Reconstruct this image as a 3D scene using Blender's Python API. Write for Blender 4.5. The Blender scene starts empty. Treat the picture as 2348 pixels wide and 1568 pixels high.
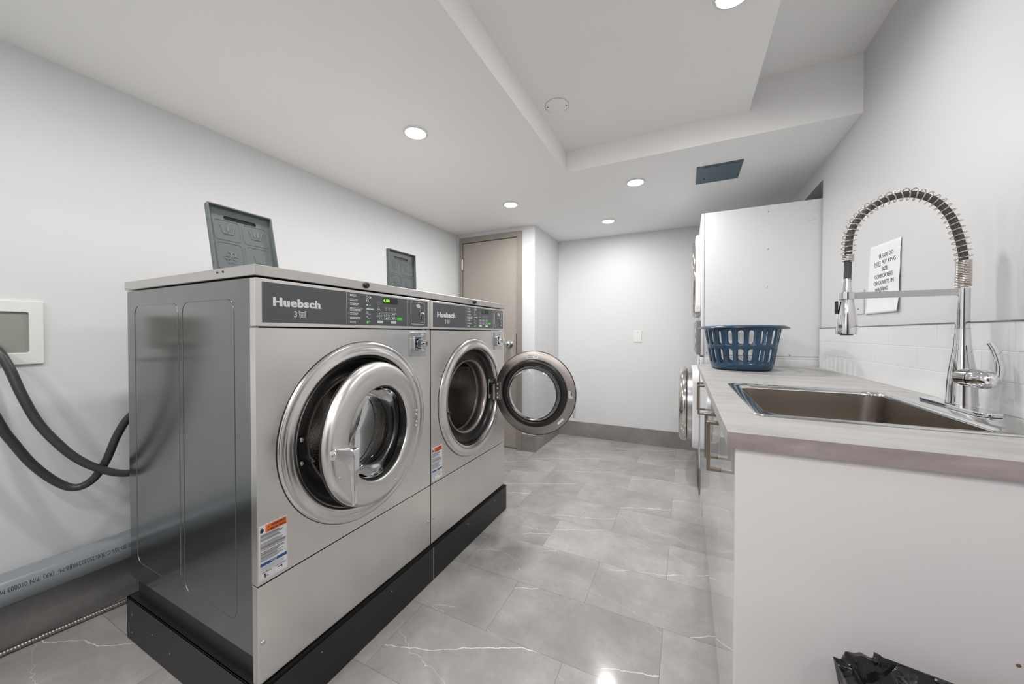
import bpy, bmesh, math, random
from math import sin, cos, pi, radians, sqrt, atan2
from mathutils import Vector, Matrix
random.seed(4)
R = radians
S = bpy.context.scene
COL = S.collection

# ---------------------------------------------------------------- camera
EYE = 1.13
cd = bpy.data.cameras.new('camera'); cam = bpy.data.objects.new('camera', cd); COL.objects.link(cam)
cam.location = (0, 0, EYE); cam.rotation_euler = (R(90 - 0.7), 0, R(25.75))
cd.sensor_width = 36; cd.lens = 821 / 2348 * 36; cd.shift_y = -9 / 2348; cd.clip_start = .02
S.camera = cam
# ---------------------------------------------------------------- view, world
S.view_settings.view_transform = 'Standard'; S.view_settings.look = 'None'
S.view_settings.gamma = 1; S.view_settings.use_curve_mapping = False
S.view_settings.exposure = 0.0
W = bpy.data.worlds.new('world'); S.world = W; W.use_nodes = True
W.node_tree.nodes['Background'].inputs[0].default_value = (1, 1, 1, 1)
W.node_tree.nodes['Background'].inputs[1].default_value = .3
LAMP_W = 5.4          # watts of each ceiling lamp
LAMP_C = (1.0, .985, .972)

# ---------------------------------------------------------------- material helpers
def newmat(name):
    m = bpy.data.materials.new(name); m.use_nodes = True
    return m, m.node_tree, m.node_tree.nodes['Principled BSDF']
def setp(b, **k):
    names = dict(c='Base Color', r='Roughness', m='Metallic', tr='Transmission Weight', ior='IOR', coat='Coat Weight', cr='Coat Roughness',
                 e='Emission Color', es='Emission Strength', an='Anisotropic', sp='Specular IOR Level', a='Alpha')
    for q, v in k.items():
        if q in ('c', 'e') and len(v) == 3: v = tuple(v) + (1,)
        b.inputs[names[q]].default_value = v
def mat(name, c, r=.5, m=0., **k):
    M, t, b = newmat(name); setp(b, c=c, r=r, m=m, **k); return M
def N(t, kind, **k):
    n = t.nodes.new(kind)
    for a, v in k.items(): setattr(n, a, v)
    return n
def coords(t, scale=(1, 1, 1), loc=(0, 0, 0), rot=(0, 0, 0), src='Object'):
    a = N(t, 'ShaderNodeTexCoord'); b = N(t, 'ShaderNodeMapping')
    b.inputs['Scale'].default_value = scale; b.inputs['Location'].default_value = loc; b.inputs['Rotation'].default_value = rot
    t.links.new(a.outputs[src], b.inputs[0]); return b.outputs[0]
def noise(t, vec, scale, detail=3, rough=.5, dist=0):
    n = N(t, 'ShaderNodeTexNoise'); n.inputs['Scale'].default_value = scale; n.inputs['Detail'].default_value = detail
    n.inputs['Roughness'].default_value = rough; n.inputs['Distortion'].default_value = dist
    t.links.new(vec, n.inputs['Vector']); return n.outputs['Fac']
def ramp(t, fac, stops):
    n = N(t, 'ShaderNodeValToRGB'); e = n.color_ramp.elements
    while len(e) < len(stops): e.new(.5)
    for i, (p, c) in enumerate(stops):
        e[i].position = p; e[i].color = tuple(c) + (1,) if len(c) == 3 else c
    t.links.new(fac, n.inputs[0]); return n.outputs[0]
def math_(t, op, a, b=None):
    n = N(t, 'ShaderNodeMath', operation=op)
    for i, v in enumerate((a, b)):
        if v is None: continue
        if isinstance(v, (int, float)): n.inputs[i].default_value = v
        else: t.links.new(v, n.inputs[i])
    return n.outputs[0]
def mixc(t, f, a, b, mode='MIX'):
    n = N(t, 'ShaderNodeMix', data_type='RGBA', blend_type=mode)
    for i, v in ((0, f), (6, a), (7, b)):
        if isinstance(v, (int, float)): n.inputs[i].default_value = v
        elif isinstance(v, tuple): n.inputs[i].default_value = v + (1,) if len(v) == 3 else v
        else: t.links.new(v, n.inputs[i])
    return n.outputs[2]
def bump(t, b, h, strength=.1, dist=.001):
    n = N(t, 'ShaderNodeBump'); n.inputs['Strength'].default_value = strength; n.inputs['Distance'].default_value = dist
    t.links.new(h, n.inputs['Height']); t.links.new(n.outputs[0], b.inputs['Normal'])

def wallpaint(name, c, r=.55):
    M, t, b = newmat(name); setp(b, c=c, r=r)
    v = coords(t); bump(t, b, noise(t, v, 260, 2), .08, .001)
    return M
def stonenodes(t, v, base, dark, vein, amt=1.):
    n1 = noise(t, v, 3.2, 8, .62, .4); n2 = noise(t, v, 34, 5, .7)
    c = mixc(t, ramp(t, n1, [(.32, (0, 0, 0)), (.7, (1, 1, 1))]), dark, base)
    c = mixc(t, math_(t, 'MULTIPLY', ramp(t, n2, [(.4, (1, 1, 1)), (.55, (0, 0, 0))]), .25), c, dark)
    return c
def veinmask(t, v, rot, period, width, seed, cover, wob=.05):
    m = N(t, 'ShaderNodeMapping'); m.inputs['Rotation'].default_value = (0, 0, rot); m.inputs['Location'].default_value = (seed, seed * 1.7, 0); t.links.new(v, m.inputs[0])
    sp = N(t, 'ShaderNodeSeparateXYZ'); t.links.new(m.outputs[0], sp.inputs[0])
    n = math_(t, 'SUBTRACT', noise(t, m.outputs[0], 3.2, 6, .55), .5)
    n2 = math_(t, 'SUBTRACT', noise(t, m.outputs[0], 24, 3, .6), .5)
    y = math_(t, 'ADD', sp.outputs[1], math_(t, 'ADD', math_(t, 'MULTIPLY', n, wob * 2), math_(t, 'MULTIPLY', n2, wob * .10)))
    d = math_(t, 'ABSOLUTE', math_(t, 'SUBTRACT', math_(t, 'FRACT', math_(t, 'DIVIDE', y, period)), .5))
    w_ = math_(t, 'MULTIPLY', noise(t, m.outputs[0], 7, 3, .6), width * 2 / period)
    line = math_(t, 'LESS_THAN', d, w_)
    k = noise(t, m.outputs[0], 1.9, 2, .5)
    return math_(t, 'MULTIPLY', line, ramp(t, k, [(cover, (0, 0, 0)), (cover + .10, (1, 1, 1))]))

# floor tile: 606 x 302 mm porcelain, half-bond along X
def floor_mat():
    M, t, b = newmat('polished grey stone tile'); setp(b, r=.13, sp=.5)
    v0 = coords(t)
    v = coords(t, loc=(.373 + 60.6, -1.172 + 60.3, 0))
    br = N(t, 'ShaderNodeTexBrick'); br.offset = .5; br.offset_frequency = 2; br.squash = 1
    for q, x in (('Scale', 1), ('Mortar Size', .0009), ('Mortar Smooth', .1), ('Brick Width', .606), ('Row Height', .3015), ('Bias', 0)):
        br.inputs[q].default_value = x
    br.inputs['Color1'].default_value = (0, 0, 0, 1); br.inputs['Color2'].default_value = (1, 1, 1, 1); br.inputs['Mortar'].default_value = (.5, .5, .5, 1)
    t.links.new(v, br.inputs['Vector'])
    # every tile carries its own piece of the stone pattern
    off = N(t, 'ShaderNodeVectorMath', operation='SCALE'); t.links.new(br.outputs['Color'], off.inputs[0]); off.inputs['Scale'].default_value = 37.
    ad = N(t, 'ShaderNodeVectorMath', operation='ADD'); t.links.new(v0, ad.inputs[0]); t.links.new(off.outputs[0], ad.inputs[1])
    vv = ad.outputs[0]
    base = stonenodes(t, vv, (.47, .457, .449), (.30, .29, .283), None)
    tint = mixc(t, br.outputs['Color'], (.86, .86, .86), (1.04, 1.035, 1.035)); base = mixc(t, 1., base, tint, 'MULTIPLY')
    va = veinmask(t, vv, R(-24), .36, .0019, 3.1, .40, .07)
    vb = veinmask(t, vv, R(18), .45, .0009, 9.4, .40, .12)
    base = mixc(t, math_(t, 'MULTIPLY', va, .8), base, (.78, .76, .74)); base = mixc(t, math_(t, 'MULTIPLY', vb, .55), base, (.7, .68, .66))
    c = mixc(t, br.outputs['Fac'], base, (.20, .195, .19))
    t.links.new(c, b.inputs['Base Color'])
    rr = math_(t, 'ADD', math_(t, 'MULTIPLY', noise(t, v0, 9, 4), .10), .07); t.links.new(rr, b.inputs['Roughness'])
    h = math_(t, 'ADD', math_(t, 'MULTIPLY', br.outputs['Fac'], -1.), math_(t, 'MULTIPLY', noise(t, v0, 6, 2), .35)); bump(t, b, h, .12, .001)
    return M
def baseboard_mat(axis):
    M, t, b = newmat('grey stone skirting tile ' + 'xyz'[axis]); setp(b, r=.22)
    rot = (0, 0, 0) if axis == 0 else (0, 0, R(90))
    v = coords(t, rot=rot)
    sep = N(t, 'ShaderNodeSeparateXYZ'); t.links.new(v, sep.inputs[0])
    j = math_(t, 'LESS_THAN', math_(t, 'FRACT', math_(t, 'ADD', math_(t, 'DIVIDE', sep.outputs[0], .6), 40.37)), .0035)
    m = N(t, 'ShaderNodeMapping'); m.inputs['Rotation'].default_value = (R(90), 0, 0); t.links.new(v, m.inputs[0])
    base = stonenodes(t, m.outputs[0], (.30, .288, .28), (.20, .192, .187), None)
    va = veinmask(t, m.outputs[0], R(-38), .5, .0014, 3.1, .45, .06)
    base = mixc(t, math_(t, 'MULTIPLY', va, .6), base, (.6, .58, .56))
    base = mixc(t, j, base, (.36, .35, .34))
    t.links.new(base, b.inputs['Base Color']); return M

def steel(name, c=(.62, .605, .585), r=.27, smudge=.10, vert=True):
    M, t, b = newmat(name); setp(b, c=c, m=1., r=r)
    v2 = coords(t); v3 = coords(t, scale=(1, 1, .35))
    sm = noise(t, v2, 3.2, 3, .5); st = noise(t, v3, 9, 2, .5)
    
    f = math_(t, 'ADD', math_(t, 'MULTIPLY', sm, .6), math_(t, 'MULTIPLY', st, .4))
    cc = mixc(t, f, tuple(x * .80 for x in c), tuple(min(1, x * 1.14) for x in c))
    t.links.new(cc, b.inputs['Base Color'])
    return M

def drum_mat():
    M, t, b = newmat('perforated drum steel'); setp(b, m=1., r=.28)
    v = coords(t, src='UV')
    sep = N(t, 'ShaderNodeSeparateXYZ'); t.links.new(v, sep.inputs[0])
    # two interleaved square grids of round holes
    def grid(du, dv):
        a = math_(t, 'SUBTRACT', math_(t, 'FRACT', math_(t, 'ADD', sep.outputs[0], du)), .5)
        c = math_(t, 'SUBTRACT', math_(t, 'FRACT', math_(t, 'ADD', sep.outputs[1], dv)), .5)
        return math_(t, 'ADD', math_(t, 'MULTIPLY', a, a), math_(t, 'MULTIPLY', c, c))
    d = math_(t, 'MINIMUM', grid(0, 0), grid(.5, .5))
    h = math_(t, 'LESS_THAN', d, .06)
    c = mixc(t, h, (.66, .62, .585), (.01, .01, .01)); t.links.new(c, b.inputs['Base Color'])
    t.links.new(math_(t, 'SUBTRACT', 1., h), b.inputs['Metallic'])
    t.links.new(math_(t, 'ADD', math_(t, 'MULTIPLY', h, .6), .25), b.inputs['Roughness'])
    return M

def counter_mat(name, c1, c2, c3):
    M, t, b = newmat(name); setp(b, r=.38)
    v = coords(t, scale=(1, 1, 1), rot=(0, 0, R(8)))
    m = N(t, 'ShaderNodeMapping'); m.inputs['Scale'].default_value = (2.2, 11, 11); t.links.new(v, m.inputs[0])
    n = noise(t, m.outputs[0], 1.6, 7, .65, .6); n2 = noise(t, v, 40, 5, .7)
    c = ramp(t, n, [(.3, c1), (.52, c2), (.72, c3)])
    c = mixc(t, math_(t, 'MULTIPLY', n2, .35), c, c1)
    t.links.new(c, b.inputs['Base Color']); return M

WALL = wallpaint('off white wall paint', (.71, .715, .72))
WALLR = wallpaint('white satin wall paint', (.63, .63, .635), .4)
CEIL = wallpaint('white ceiling paint', (.93, .925, .92), .7)
DARKC = mat('dark alcove wall', (.10, .09, .08), .8)  # flat dark brown for the back of the alcove
FLOOR = floor_mat(); BBX = baseboard_mat(0); BBY = baseboard_mat(1)
STEEL = steel('brushed stainless front', c=(.80, .775, .745), r=.27, smudge=.08)
STEELR = steel('polished stainless ring', c=(.74, .725, .71), r=.20, smudge=.07)
STEELF = steel('brushed door steel', c=(.78, .76, .735), r=.30, smudge=.08)
STEELD = steel('dull stainless', c=(.50, .46, .44), r=.33, smudge=.09)
STEELB = steel('dull steel door back', c=(.46, .415, .395), r=.42, smudge=.08)
SINKM = steel('satin sink steel', c=(.40, .36, .32), r=.27, smudge=.05)
CHROME = mat('polished chrome', (.80, .80, .81), .05, 1.)
CHROMES = mat('satin chrome', (.62, .62, .62), .22, 1.)
NICKEL = mat('brushed bronze nickel', (.36, .31, .265), .3, 1.)
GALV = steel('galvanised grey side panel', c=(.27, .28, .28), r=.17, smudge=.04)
BLACKP = mat('black plastic', (.012, .012, .013), .35)
BLACKG = mat('black rubber gasket', (.014, .013, .013), .28)
BLACKS = mat('black painted steel', (.012, .012, .012), .42)
CONS = mat('charcoal console overlay', (.088, .093, .10), .25)
LIDP = mat('grey moulded plastic', (.115, .13, .134), .42)
WHITEP = mat('white print', (.75, .75, .76), .5)
WHITEL = mat('white label', (.78, .78, .80), .4)
INK = mat('black ink', (.02, .02, .02), .5)
GREY_INK = mat('grey ink', (.22, .22, .22), .6)
ORANGE = mat('orange label ink', (.83, .15, .02), .45)
BLUEI = mat('blue label ink', (.03, .085, .25), .45)
GREENL = mat('lit green digits', (.02, .1, .0), .3, e=(.35, 1., .05), es=1.1)
GREENB = mat('green start button', (.03, .45, .03), .4, e=(.05, .7, .02), es=.22)
PALEG = mat('pale green button', (.58, .72, .58), .4)
PVCG = mat('grey outlet box interior', (.30, .30, .27), .6)
PLASTW = mat('white plastic', (.80, .80, .79), .35)
ENAM = mat('white enamel appliance', (.80, .80, .81), .3)
GLOSSW = mat('high gloss white cabinet front', (.66, .68, .68), .06, coat=.6, cr=.03)
MELAM = mat('white melamine panel', (.78, .745, .75), .4)
TILEW = mat('glazed white tile', (.74, .74, .745), .14)
GROUT = mat('pale grout', (.78, .775, .77), .6)
BLUEP = mat('navy blue plastic', (.024, .062, .115), .28)
PANELB = mat('slate blue painted hatch', (.075, .125, .155), .45)
DOORM = mat('taupe painted door', (.36, .325, .29), .42)
FRAMEM = mat('taupe painted door frame', (.27, .245, .22), .45)
PIPEM = mat('grey drain pipe', (.25, .28, .30), .22)
RUBBER = mat('black rubber hose', (.035, .035, .037), .38)
CABLE = mat('flexible steel conduit', (.42, .40, .38), .35, 1.)
HOSEG = mat('grey braided hose', (.10, .10, .10), .45)
BAG, _t, _b = newmat('black plastic bag film'); setp(_b, c=(.008, .008, .009), r=.2, sp=.42)
_v = coords(_t); _n = N(_t, 'ShaderNodeTexVoronoi', feature='DISTANCE_TO_EDGE'); _n.inputs['Scale'].default_value = 17
_ds = N(_t, 'ShaderNodeMix', data_type='VECTOR'); _ds.inputs[0].default_value = .12; _t.links.new(_v, _ds.inputs[4])
_nc = N(_t, 'ShaderNodeTexNoise'); _nc.inputs['Scale'].default_value = 9; _t.links.new(_v, _nc.inputs[0]); _t.links.new(_nc.outputs['Color'], _ds.inputs[5]); _t.links.new(_ds.outputs[1], _n.inputs['Vector'])
bump(_t, _b, math_(_t, 'ADD', math_(_t, 'MULTIPLY', _n.outputs['Distance'], 1.6), math_(_t, 'MULTIPLY', noise(_t, _v, 38, 3, .5), .35)), .9, .012)
PAPER = mat('white paper', (.80, .80, .80), .6)
RUST = mat('rust stain', (.20, .13, .07), .8)
DRYRING = mat('warm chrome trim', (.66, .62, .58), .12, 1.)
GREYP = mat('grey plastic', (.22, .22, .22), .4)
LAMPM = mat('lit diffuser', (1, 1, 1), .5, e=(1, .99, .97), es=75.)
def thinglass(name, tint):
    M, t, b = newmat(name); o = t.nodes['Material Output']
    tr = N(t, 'ShaderNodeBsdfTransparent'); tr.inputs[0].default_value = tint + (1,)
    gl = N(t, 'ShaderNodeBsdfGlossy'); gl.inputs['Roughness'].default_value = .02
    fr = N(t, 'ShaderNodeFresnel'); fr.inputs[0].default_value = 1.33
    mx = N(t, 'ShaderNodeMixShader'); t.links.new(fr.outputs[0], mx.inputs[0]); t.links.new(tr.outputs[0], mx.inputs[1]); t.links.new(gl.outputs[0], mx.inputs[2])
    t.links.new(mx.outputs[0], o.inputs[0]); return M
GLASS = thinglass('clear door glass', (.90, .91, .91))
_g, _t, _b = newmat('smoked glass'); setp(_b, c=(.30, .27, .25), r=.03, tr=.8, ior=1.45); GLASSD = _g
DRUM = drum_mat()
CTOP = counter_mat('pale grey laminate worktop', (.33, .32, .305), (.44, .43, .418), (.52, .51, .50))
CEDGE_SHADE = counter_mat('worktop laminate in warm shade', (.25, .20, .205), (.37, .305, .31), (.50, .425, .43))  # worktop laminate again, warmer and dimmer light put into its colour

# ---------------------------------------------------------------- mesh helpers
class MB:
    def __init__(s): s.v = []; s.f = []; s.uv = None
    def add(s, vs, fs):
        o = len(s.v); s.v += [Vector(p) for p in vs]; s.f += [tuple(i + o for i in f) for f in fs]; return s
    def box(s, a, b):
        (x0, y0, z0), (x1, y1, z1) = a, b
        vs = [(x, y, z) for x in (x0, x1) for y in (y0, y1) for z in (z0, z1)]
        return s.add(vs, [(0, 1, 3, 2), (4, 6, 7, 5), (0, 4, 5, 1), (2, 3, 7, 6), (0, 2, 6, 4), (1, 5, 7, 3)])
    def quad(s, *p): return s.add(p, [tuple(range(len(p)))])
    def lathe(s, prof, o, ax, n=48, closed=False, u=None, a0=0, a1=2 * pi):
        o = Vector(o); ax = Vector(ax).normalized()
        u = Vector(u) if u else (Vector((0, 0, 1)) if abs(ax.z) < .9 else Vector((1, 0, 0)))
        u = (u - ax * u.dot(ax)).normalized(); w = ax.cross(u)
        vs = []; full = abs(a1 - a0 - 2 * pi) < 1e-6; m = n if full else n + 1
        for k in range(m):
            a = a0 + (a1 - a0) * k / n; d = u * cos(a) + w * sin(a)
            for r, h in prof: vs.append(o + d * r + ax * h)
        L = len(prof); fs = []
        for k in range(n):
            k2 = (k + 1) % m
            for j in range(L if closed else L - 1):
                j2 = (j + 1) % L
                fs.append((k * L + j, k2 * L + j, k2 * L + j2, k * L + j2))
        return s.add(vs, fs)
    def cyl(s, a, b, r, r2=None, n=20):
        a = Vector(a); b = Vector(b); L = (b - a).length; r2 = r if r2 is None else r2
        return s.lathe([(0, 0), (r, 0), (r2, L), (0, L)], a, b - a, n)
    def tube(s, pts, r, n=10, cap=True, rf=None):
        pts = [Vector(p) for p in pts]; L = len(pts)
        T = [(pts[min(i + 1, L - 1)] - pts[max(i - 1, 0)]).normalized() for i in range(L)]
        u = T[0].orthogonal().normalized(); vs = []
        for i in range(L):
            u = (u - T[i] * u.dot(T[i])).normalized(); w = T[i].cross(u)
            rr = rf(i / (L - 1)) if rf else r
            for k in range(n): a = 2 * pi * k / n; vs.append(pts[i] + (u * cos(a) + w * sin(a)) * rr)
        fs = [(i * n + k, i * n + (k + 1) % n, (i + 1) * n + (k + 1) % n, (i + 1) * n + k) for i in range(L - 1) for k in range(n)]
        if cap: fs += [tuple(range(n))[::-1], tuple(range((L - 1) * n, L * n))]
        return s.add(vs, fs)
    def prism(s, poly, o, ux, uy, h):
        """polygon in the plane (o,ux,uy) pushed along ux x uy by h"""
        o, ux, uy = Vector(o), Vector(ux), Vector(uy); nz = ux.cross(uy) * h; n = len(poly)
        vs = [o + ux * a + uy * b for a, b in poly]; vs += [p + nz for p in vs]
        return s.add(vs, [tuple(range(n))[::-1], tuple(range(n, 2 * n))] + [(i, (i + 1) % n, (i + 1) % n + n, i + n) for i in range(n)])
    def ringprism(s, outer, inner, o, ux, uy, h):
        o, ux, uy = Vector(o), Vector(ux), Vector(uy); nz = ux.cross(uy) * h; n = len(outer)
        P = [o + ux * a + uy * b for a, b in outer] + [o + ux * a + uy * b for a, b in inner]
        vs = P + [p + nz for p in P]; fs = []
        for i in range(n):
            j = (i + 1) % n
            fs += [(i, n + i, n + j, j), (2 * n + i, 2 * n + j, 3 * n + j, 3 * n + i), (i, j, 2 * n + j, 2 * n + i), (n + i, 3 * n + i, 3 * n + j, n + j)]
        return s.add(vs, fs)
    def text(s, txt, o, ux, uy, h, w=None, bold=0., align='L', shear=0., space=1.):
        vs, fs, bb = textgeo(txt, bold, shear, space); o, ux, uy = Vector(o), Vector(ux), Vector(uy)
        sy = h / .7; sx = sy if w is None else w / max(1e-6, bb[1] - bb[0])
        x0 = bb[0] if align == 'L' else (bb[0] + bb[1]) / 2
        return s.add([o + ux * ((x - x0) * sx) + uy * (y * sy) for x, y in vs], fs)
    def build(s, name, m, parent=None, loc=(0, 0, 0), smooth=False, bevel=0, seg=2, solid=0, subsurf=0, label=None):
        me = bpy.data.meshes.new(name); L = Vector(loc)
        me.from_pydata([tuple(p - L) for p in s.v], [], s.f); me.update()
        ob = bpy.data.objects.new(name, me); COL.objects.link(ob); me.materials.append(m)
        ob.location = L
        if parent is not None:
            ob.parent = parent; ob.location = L - wloc(parent)
        if smooth:
            me.polygons.foreach_set('use_smooth', [True] * len(me.polygons))
            try:
                me.set_sharp_from_angle(angle=R(smooth if smooth is not True else 40))
            except Exception: pass
        if solid: q = ob.modifiers.new('solid', 'SOLIDIFY'); q.thickness = solid; q.offset = 0
        if bevel:
            q = ob.modifiers.new('bevel', 'BEVEL'); q.width = bevel; q.segments = seg; q.limit_method = 'ANGLE'; q.angle_limit = R(40); q.harden_normals = False
        if subsurf: q = ob.modifiers.new('sub', 'SUBSURF'); q.levels = q.render_levels = subsurf
        if label: ob['label'] = label
        return ob
def wloc(o):
    p = Vector((0, 0, 0))
    while o is not None: p = p + Vector(o.location); o = o.parent
    return p
_tc = {}
def textgeo(txt, bold, shear=0., space=1.):
    k = (txt, bold, shear, space)
    if k not in _tc:
        cu = bpy.data.curves.new('t', 'FONT'); cu.body = txt; cu.size = 1; cu.offset = bold; cu.resolution_u = 3; cu.shear = shear; cu.space_character = space
        ob = bpy.data.objects.new('t', cu); COL.objects.link(ob)
        dg = bpy.context.evaluated_depsgraph_get(); me = bpy.data.meshes.new_from_object(ob.evaluated_get(dg))
        vs = [(v.co.x, v.co.y) for v in me.vertices]; fs = [tuple(p.vertices) for p in me.polygons]
        bpy.data.objects.remove(ob); bpy.data.curves.remove(cu); bpy.data.meshes.remove(me)
        _tc[k] = (vs, fs, (min(x for x, y in vs), max(x for x, y in vs)))
    return _tc[k]
def rrect(x0, y0, x1, y1, r, n=6):
    out = []
    for cx, cy, a in ((x1 - r, y1 - r, 0), (x0 + r, y1 - r, 90), (x0 + r, y0 + r, 180), (x1 - r, y0 + r, 270)):
        for k in range(n + 1): t = R(a + 90 * k / n); out.append((cx + r * cos(t), cy + r * sin(t)))
    return out
def thing(name, label, cat, loc, group=None, rz=0):
    o = bpy.data.objects.new(name, None); COL.objects.link(o); o.empty_display_size = .05
    o.location = loc; o.rotation_euler = (0, 0, rz); o['label'] = label; o['category'] = cat
    if group: o['group'] = group
    return o
def tag(o, label, cat, group=None):
    o['label'] = label; o['category'] = cat
    if group: o['group'] = group
    return o
def struct(o): o['kind'] = 'structure'; return o
def copy_tree(o, parent=None):
    c = o.copy(); COL.objects.link(c)
    if parent is not None: c.parent = parent
    for ch in list(o.children): copy_tree(ch, c)
    return c
def bez(pts, n=8):
    """Catmull-Rom through the points"""
    P = [Vector(p) for p in pts]; P = [P[0] * 2 - P[1]] + P + [P[-1] * 2 - P[-2]]; out = []
    for i in range(1, len(P) - 2):
        a, b, c, d = P[i - 1:i + 3]
        for k in range(n):
            t = k / n; out.append(.5 * ((2 * b) + (c - a) * t + (2 * a - 5 * b + 4 * c - d) * t * t + (3 * b - a - 3 * c + d) * t ** 3))
    out.append(P[-2]); return out
X_, Y_, Z_ = Vector((1, 0, 0)), Vector((0, 1, 0)), Vector((0, 0, 1))

# ================================================================ THE ROOM
ZC = 2.162; XL = -2.165; XR = .745; YB = 3.874; YF = -1.7
struct(MB().box((XL - .1, YF - .1, -.1), (1.2, YB + .1, 0)).build('floor', FLOOR))
struct(MB().box((XL - .1, YF, 0), (XL, YB, 2.5)).build('wall_left', WALL))
struct(MB().box((-1.285, YB, 0), (1.2, YB + .1, 2.5)).build('wall_back', WALL))
struct(MB().box((XL, YF - .1, 0), (1.2, YF, 2.5)).build('wall_front', WALL))
# closet front with the door opening, and its return
w = MB()
w.box((XL, 3.16, 0), (-2.122, 3.26, ZC)).box((-1.415, 3.16, 0), (-1.285, 3.26, ZC)).box((-2.122, 3.16, 2.118), (-1.415, 3.26, ZC)).box((-1.385, 3.26, 0), (-1.285, YB + .1, ZC))
struct(w.build('wall_closet', WALL))
# right wall, the header over the dryer alcove and the alcove behind it
w = MB(); w.box((XR, YF, 0), (1.2, 2.765, 2.5)).box((XR, 2.765, 2.058), (XR + .1, YB, ZC))
struct(w.build('wall_right', WALLR))
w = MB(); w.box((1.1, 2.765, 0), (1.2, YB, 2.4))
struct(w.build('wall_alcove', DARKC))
d2 = struct(thing('added_dark_door', '', '', (.1, YF, 0))); del d2['label'], d2['category']  # unseen dark door added behind the camera for the chrome to reflect
MB().box((-.42, YF, .01), (.62, YF + .03, 2.05)).build('door_leaf', mat('added dark door', (.035, .03, .027), .35), d2)
MB().box((-.48, YF, 0), (-.42, YF + .05, 2.11)).box((.62, YF, 0), (.68, YF + .05, 2.11)).box((-.42, YF, 2.05), (.62, YF + .05, 2.11)).build('door_frame', FRAMEM, d2)
# ceiling: lower slab with a raised tray, a shallower bulkhead inside the tray
c = MB()
c.box((XL - .1, YF, ZC), (-.693, YB + .1, 2.6)).box((-.693, 2.229, ZC), (XR, YB + .1, 2.6)).box((XR, 2.765, 2.162), (1.2, YB + .1, 2.6))
c.box((-.693, YF, 2.44), (XR, 2.229, 2.6)).box((-.693, 1.088, 2.292), (.297, 2.229, 2.44))
struct(c.build('ceiling', CEIL))
# skirting tiles
struct(MB().box((XL, YF, 0), (XL + .011, 3.15, .165)).build('baseboard_left', BBY, bevel=.001))
struct(MB().box((-1.274, YB - .011, 0), (.9, YB, .16)).build('baseboard_back', BBX, bevel=.001))
b = MB(); b.box((-1.412, 3.149, 0), (-1.274, 3.16, .16)).box((-1.285, 3.16, 0), (-1.274, YB, .16))
struct(b.build('baseboard_closet', BBY, bevel=.0012))
# backsplash tiles, each course visible, with a dark trim line on top
bs = MB(); g = MB().box((.7362, .6, .925), (XR, 2.765, 1.163))
for r_, (z0, z1) in enumerate(((.925, 1.006), (1.008, 1.084), (1.086, 1.161))):
    y = 2.765
    first = (.21, .10, .21)[r_]; ln = first if r_ != 1 else .10
    k = 0
    while y > .6:
        l = ln if k == 0 else .305; y0 = max(.6, y - l + .0016)
        bs.box((.735, y0, z0), (.742, y, z1)); y -= l; k += 1
tb = struct(bs.build('trim_1', TILEW, bevel=.0008)); tb['label'] = 'white glazed backsplash tiles above the worktop'
gg = g.build('grout', GROUT, tb)
struct(MB().box((.733, .6, 1.161), (XR, 2.765, 1.1645)).build('trim_2', mat('dark trim strip', (.16, .16, .16), .4)))
struct(MB().box((.735, 2.762, .925), (XR, 2.768, 1.163)).build('trim_3', GROUT))

# closet door
d = struct(thing('door_1', '', '', (-1.775, 3.155, 0))); del d['label'], d['category']
f = MB()
f.box((-2.124, 3.135, 0), (-2.090, 3.24, 2.12)).box((-1.460, 3.135, 0), (-1.413, 3.24, 2.12)).box((-2.090, 3.135, 2.066), (-1.460, 3.24, 2.12))
f.build('door_frame', FRAMEM, d, bevel=.003)
MB().box((-2.086, 3.15, .018), (-1.464, 3.19, 2.061)).build('door_leaf', DOORM, d, bevel=.002)
k = MB(); k.lathe([(0, 0), (.034, 0), (.034, .006), (.014, .012), (.012, .034), (.026, .042), (.034, .058), (.030, .072), (.016, .078), (0, .079)], (-1.54, 3.15, 1.03), (0, -1, 0), 24)
k.build('door_knob', CHROMES, d, smooth=60)
h = MB()
h.cyl((-2.088, 3.138, 1.79), (-2.088, 3.138, 1.90), .007).box((-2.10, 3.133, 1.795), (-2.086, 3.137, 1.895)); h.build('hinge', CHROMES, d, smooth=40)
h = MB(); h.cyl((-2.088, 3.138, .25), (-2.088, 3.138, .36), .007).box((-2.10, 3.133, .255), (-2.086, 3.137, .355)); h.build('hinge', CHROMES, d, smooth=40)
MB().box((-1.466, 3.133, .93), (-1.461, 3.139, 1.13)).build('strike_plate', BLACKP, d)

# ================================================================ CEILING LAMPS
def lamp(x, y, z, label, k=1.):
    t = thing('recessed_ceiling_light', label, 'ceiling light', (x, y, z), 'round recessed ceiling lights')
    MB().lathe([(.047, .0), (.047, -.004), (.052, -.008), (.060, -.006), (.063, 0)], (x, y, z), Z_, 40).build('trim_ring', PLASTW, t, smooth=50)
    MB().lathe([(0, -.013), (.018, -.0125), (.033, -.0105), (.042, -.007), (.0465, -.002)], (x, y, z), Z_, 40).build('diffuser', LAMPM, t, smooth=60)
    ld = bpy.data.lights.new('lamp', 'AREA'); ld.shape = 'DISK'; ld.size = .092; ld.energy = LAMP_W * k; ld.color = LAMP_C
    lo = bpy.data.objects.new('lamp', ld); COL.objects.link(lo); lo.parent = t; lo.location = (0, 0, -.0145)
    return t
lamp(-1.25, .44, ZC, 'lit recessed light above the nearer washing machine, at the top edge')
lamp(-1.248, 1.449, ZC, 'lit recessed light above the farther washing machine, left of the tray corner')
lamp(-1.255, 2.577, ZC, 'lit recessed light closest to the taupe door', 2.)
lamp(-.307, 2.569, ZC, 'lit recessed light between the ceiling tray and the bare back wall, nearest the blue hatch', 2.)
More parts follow.
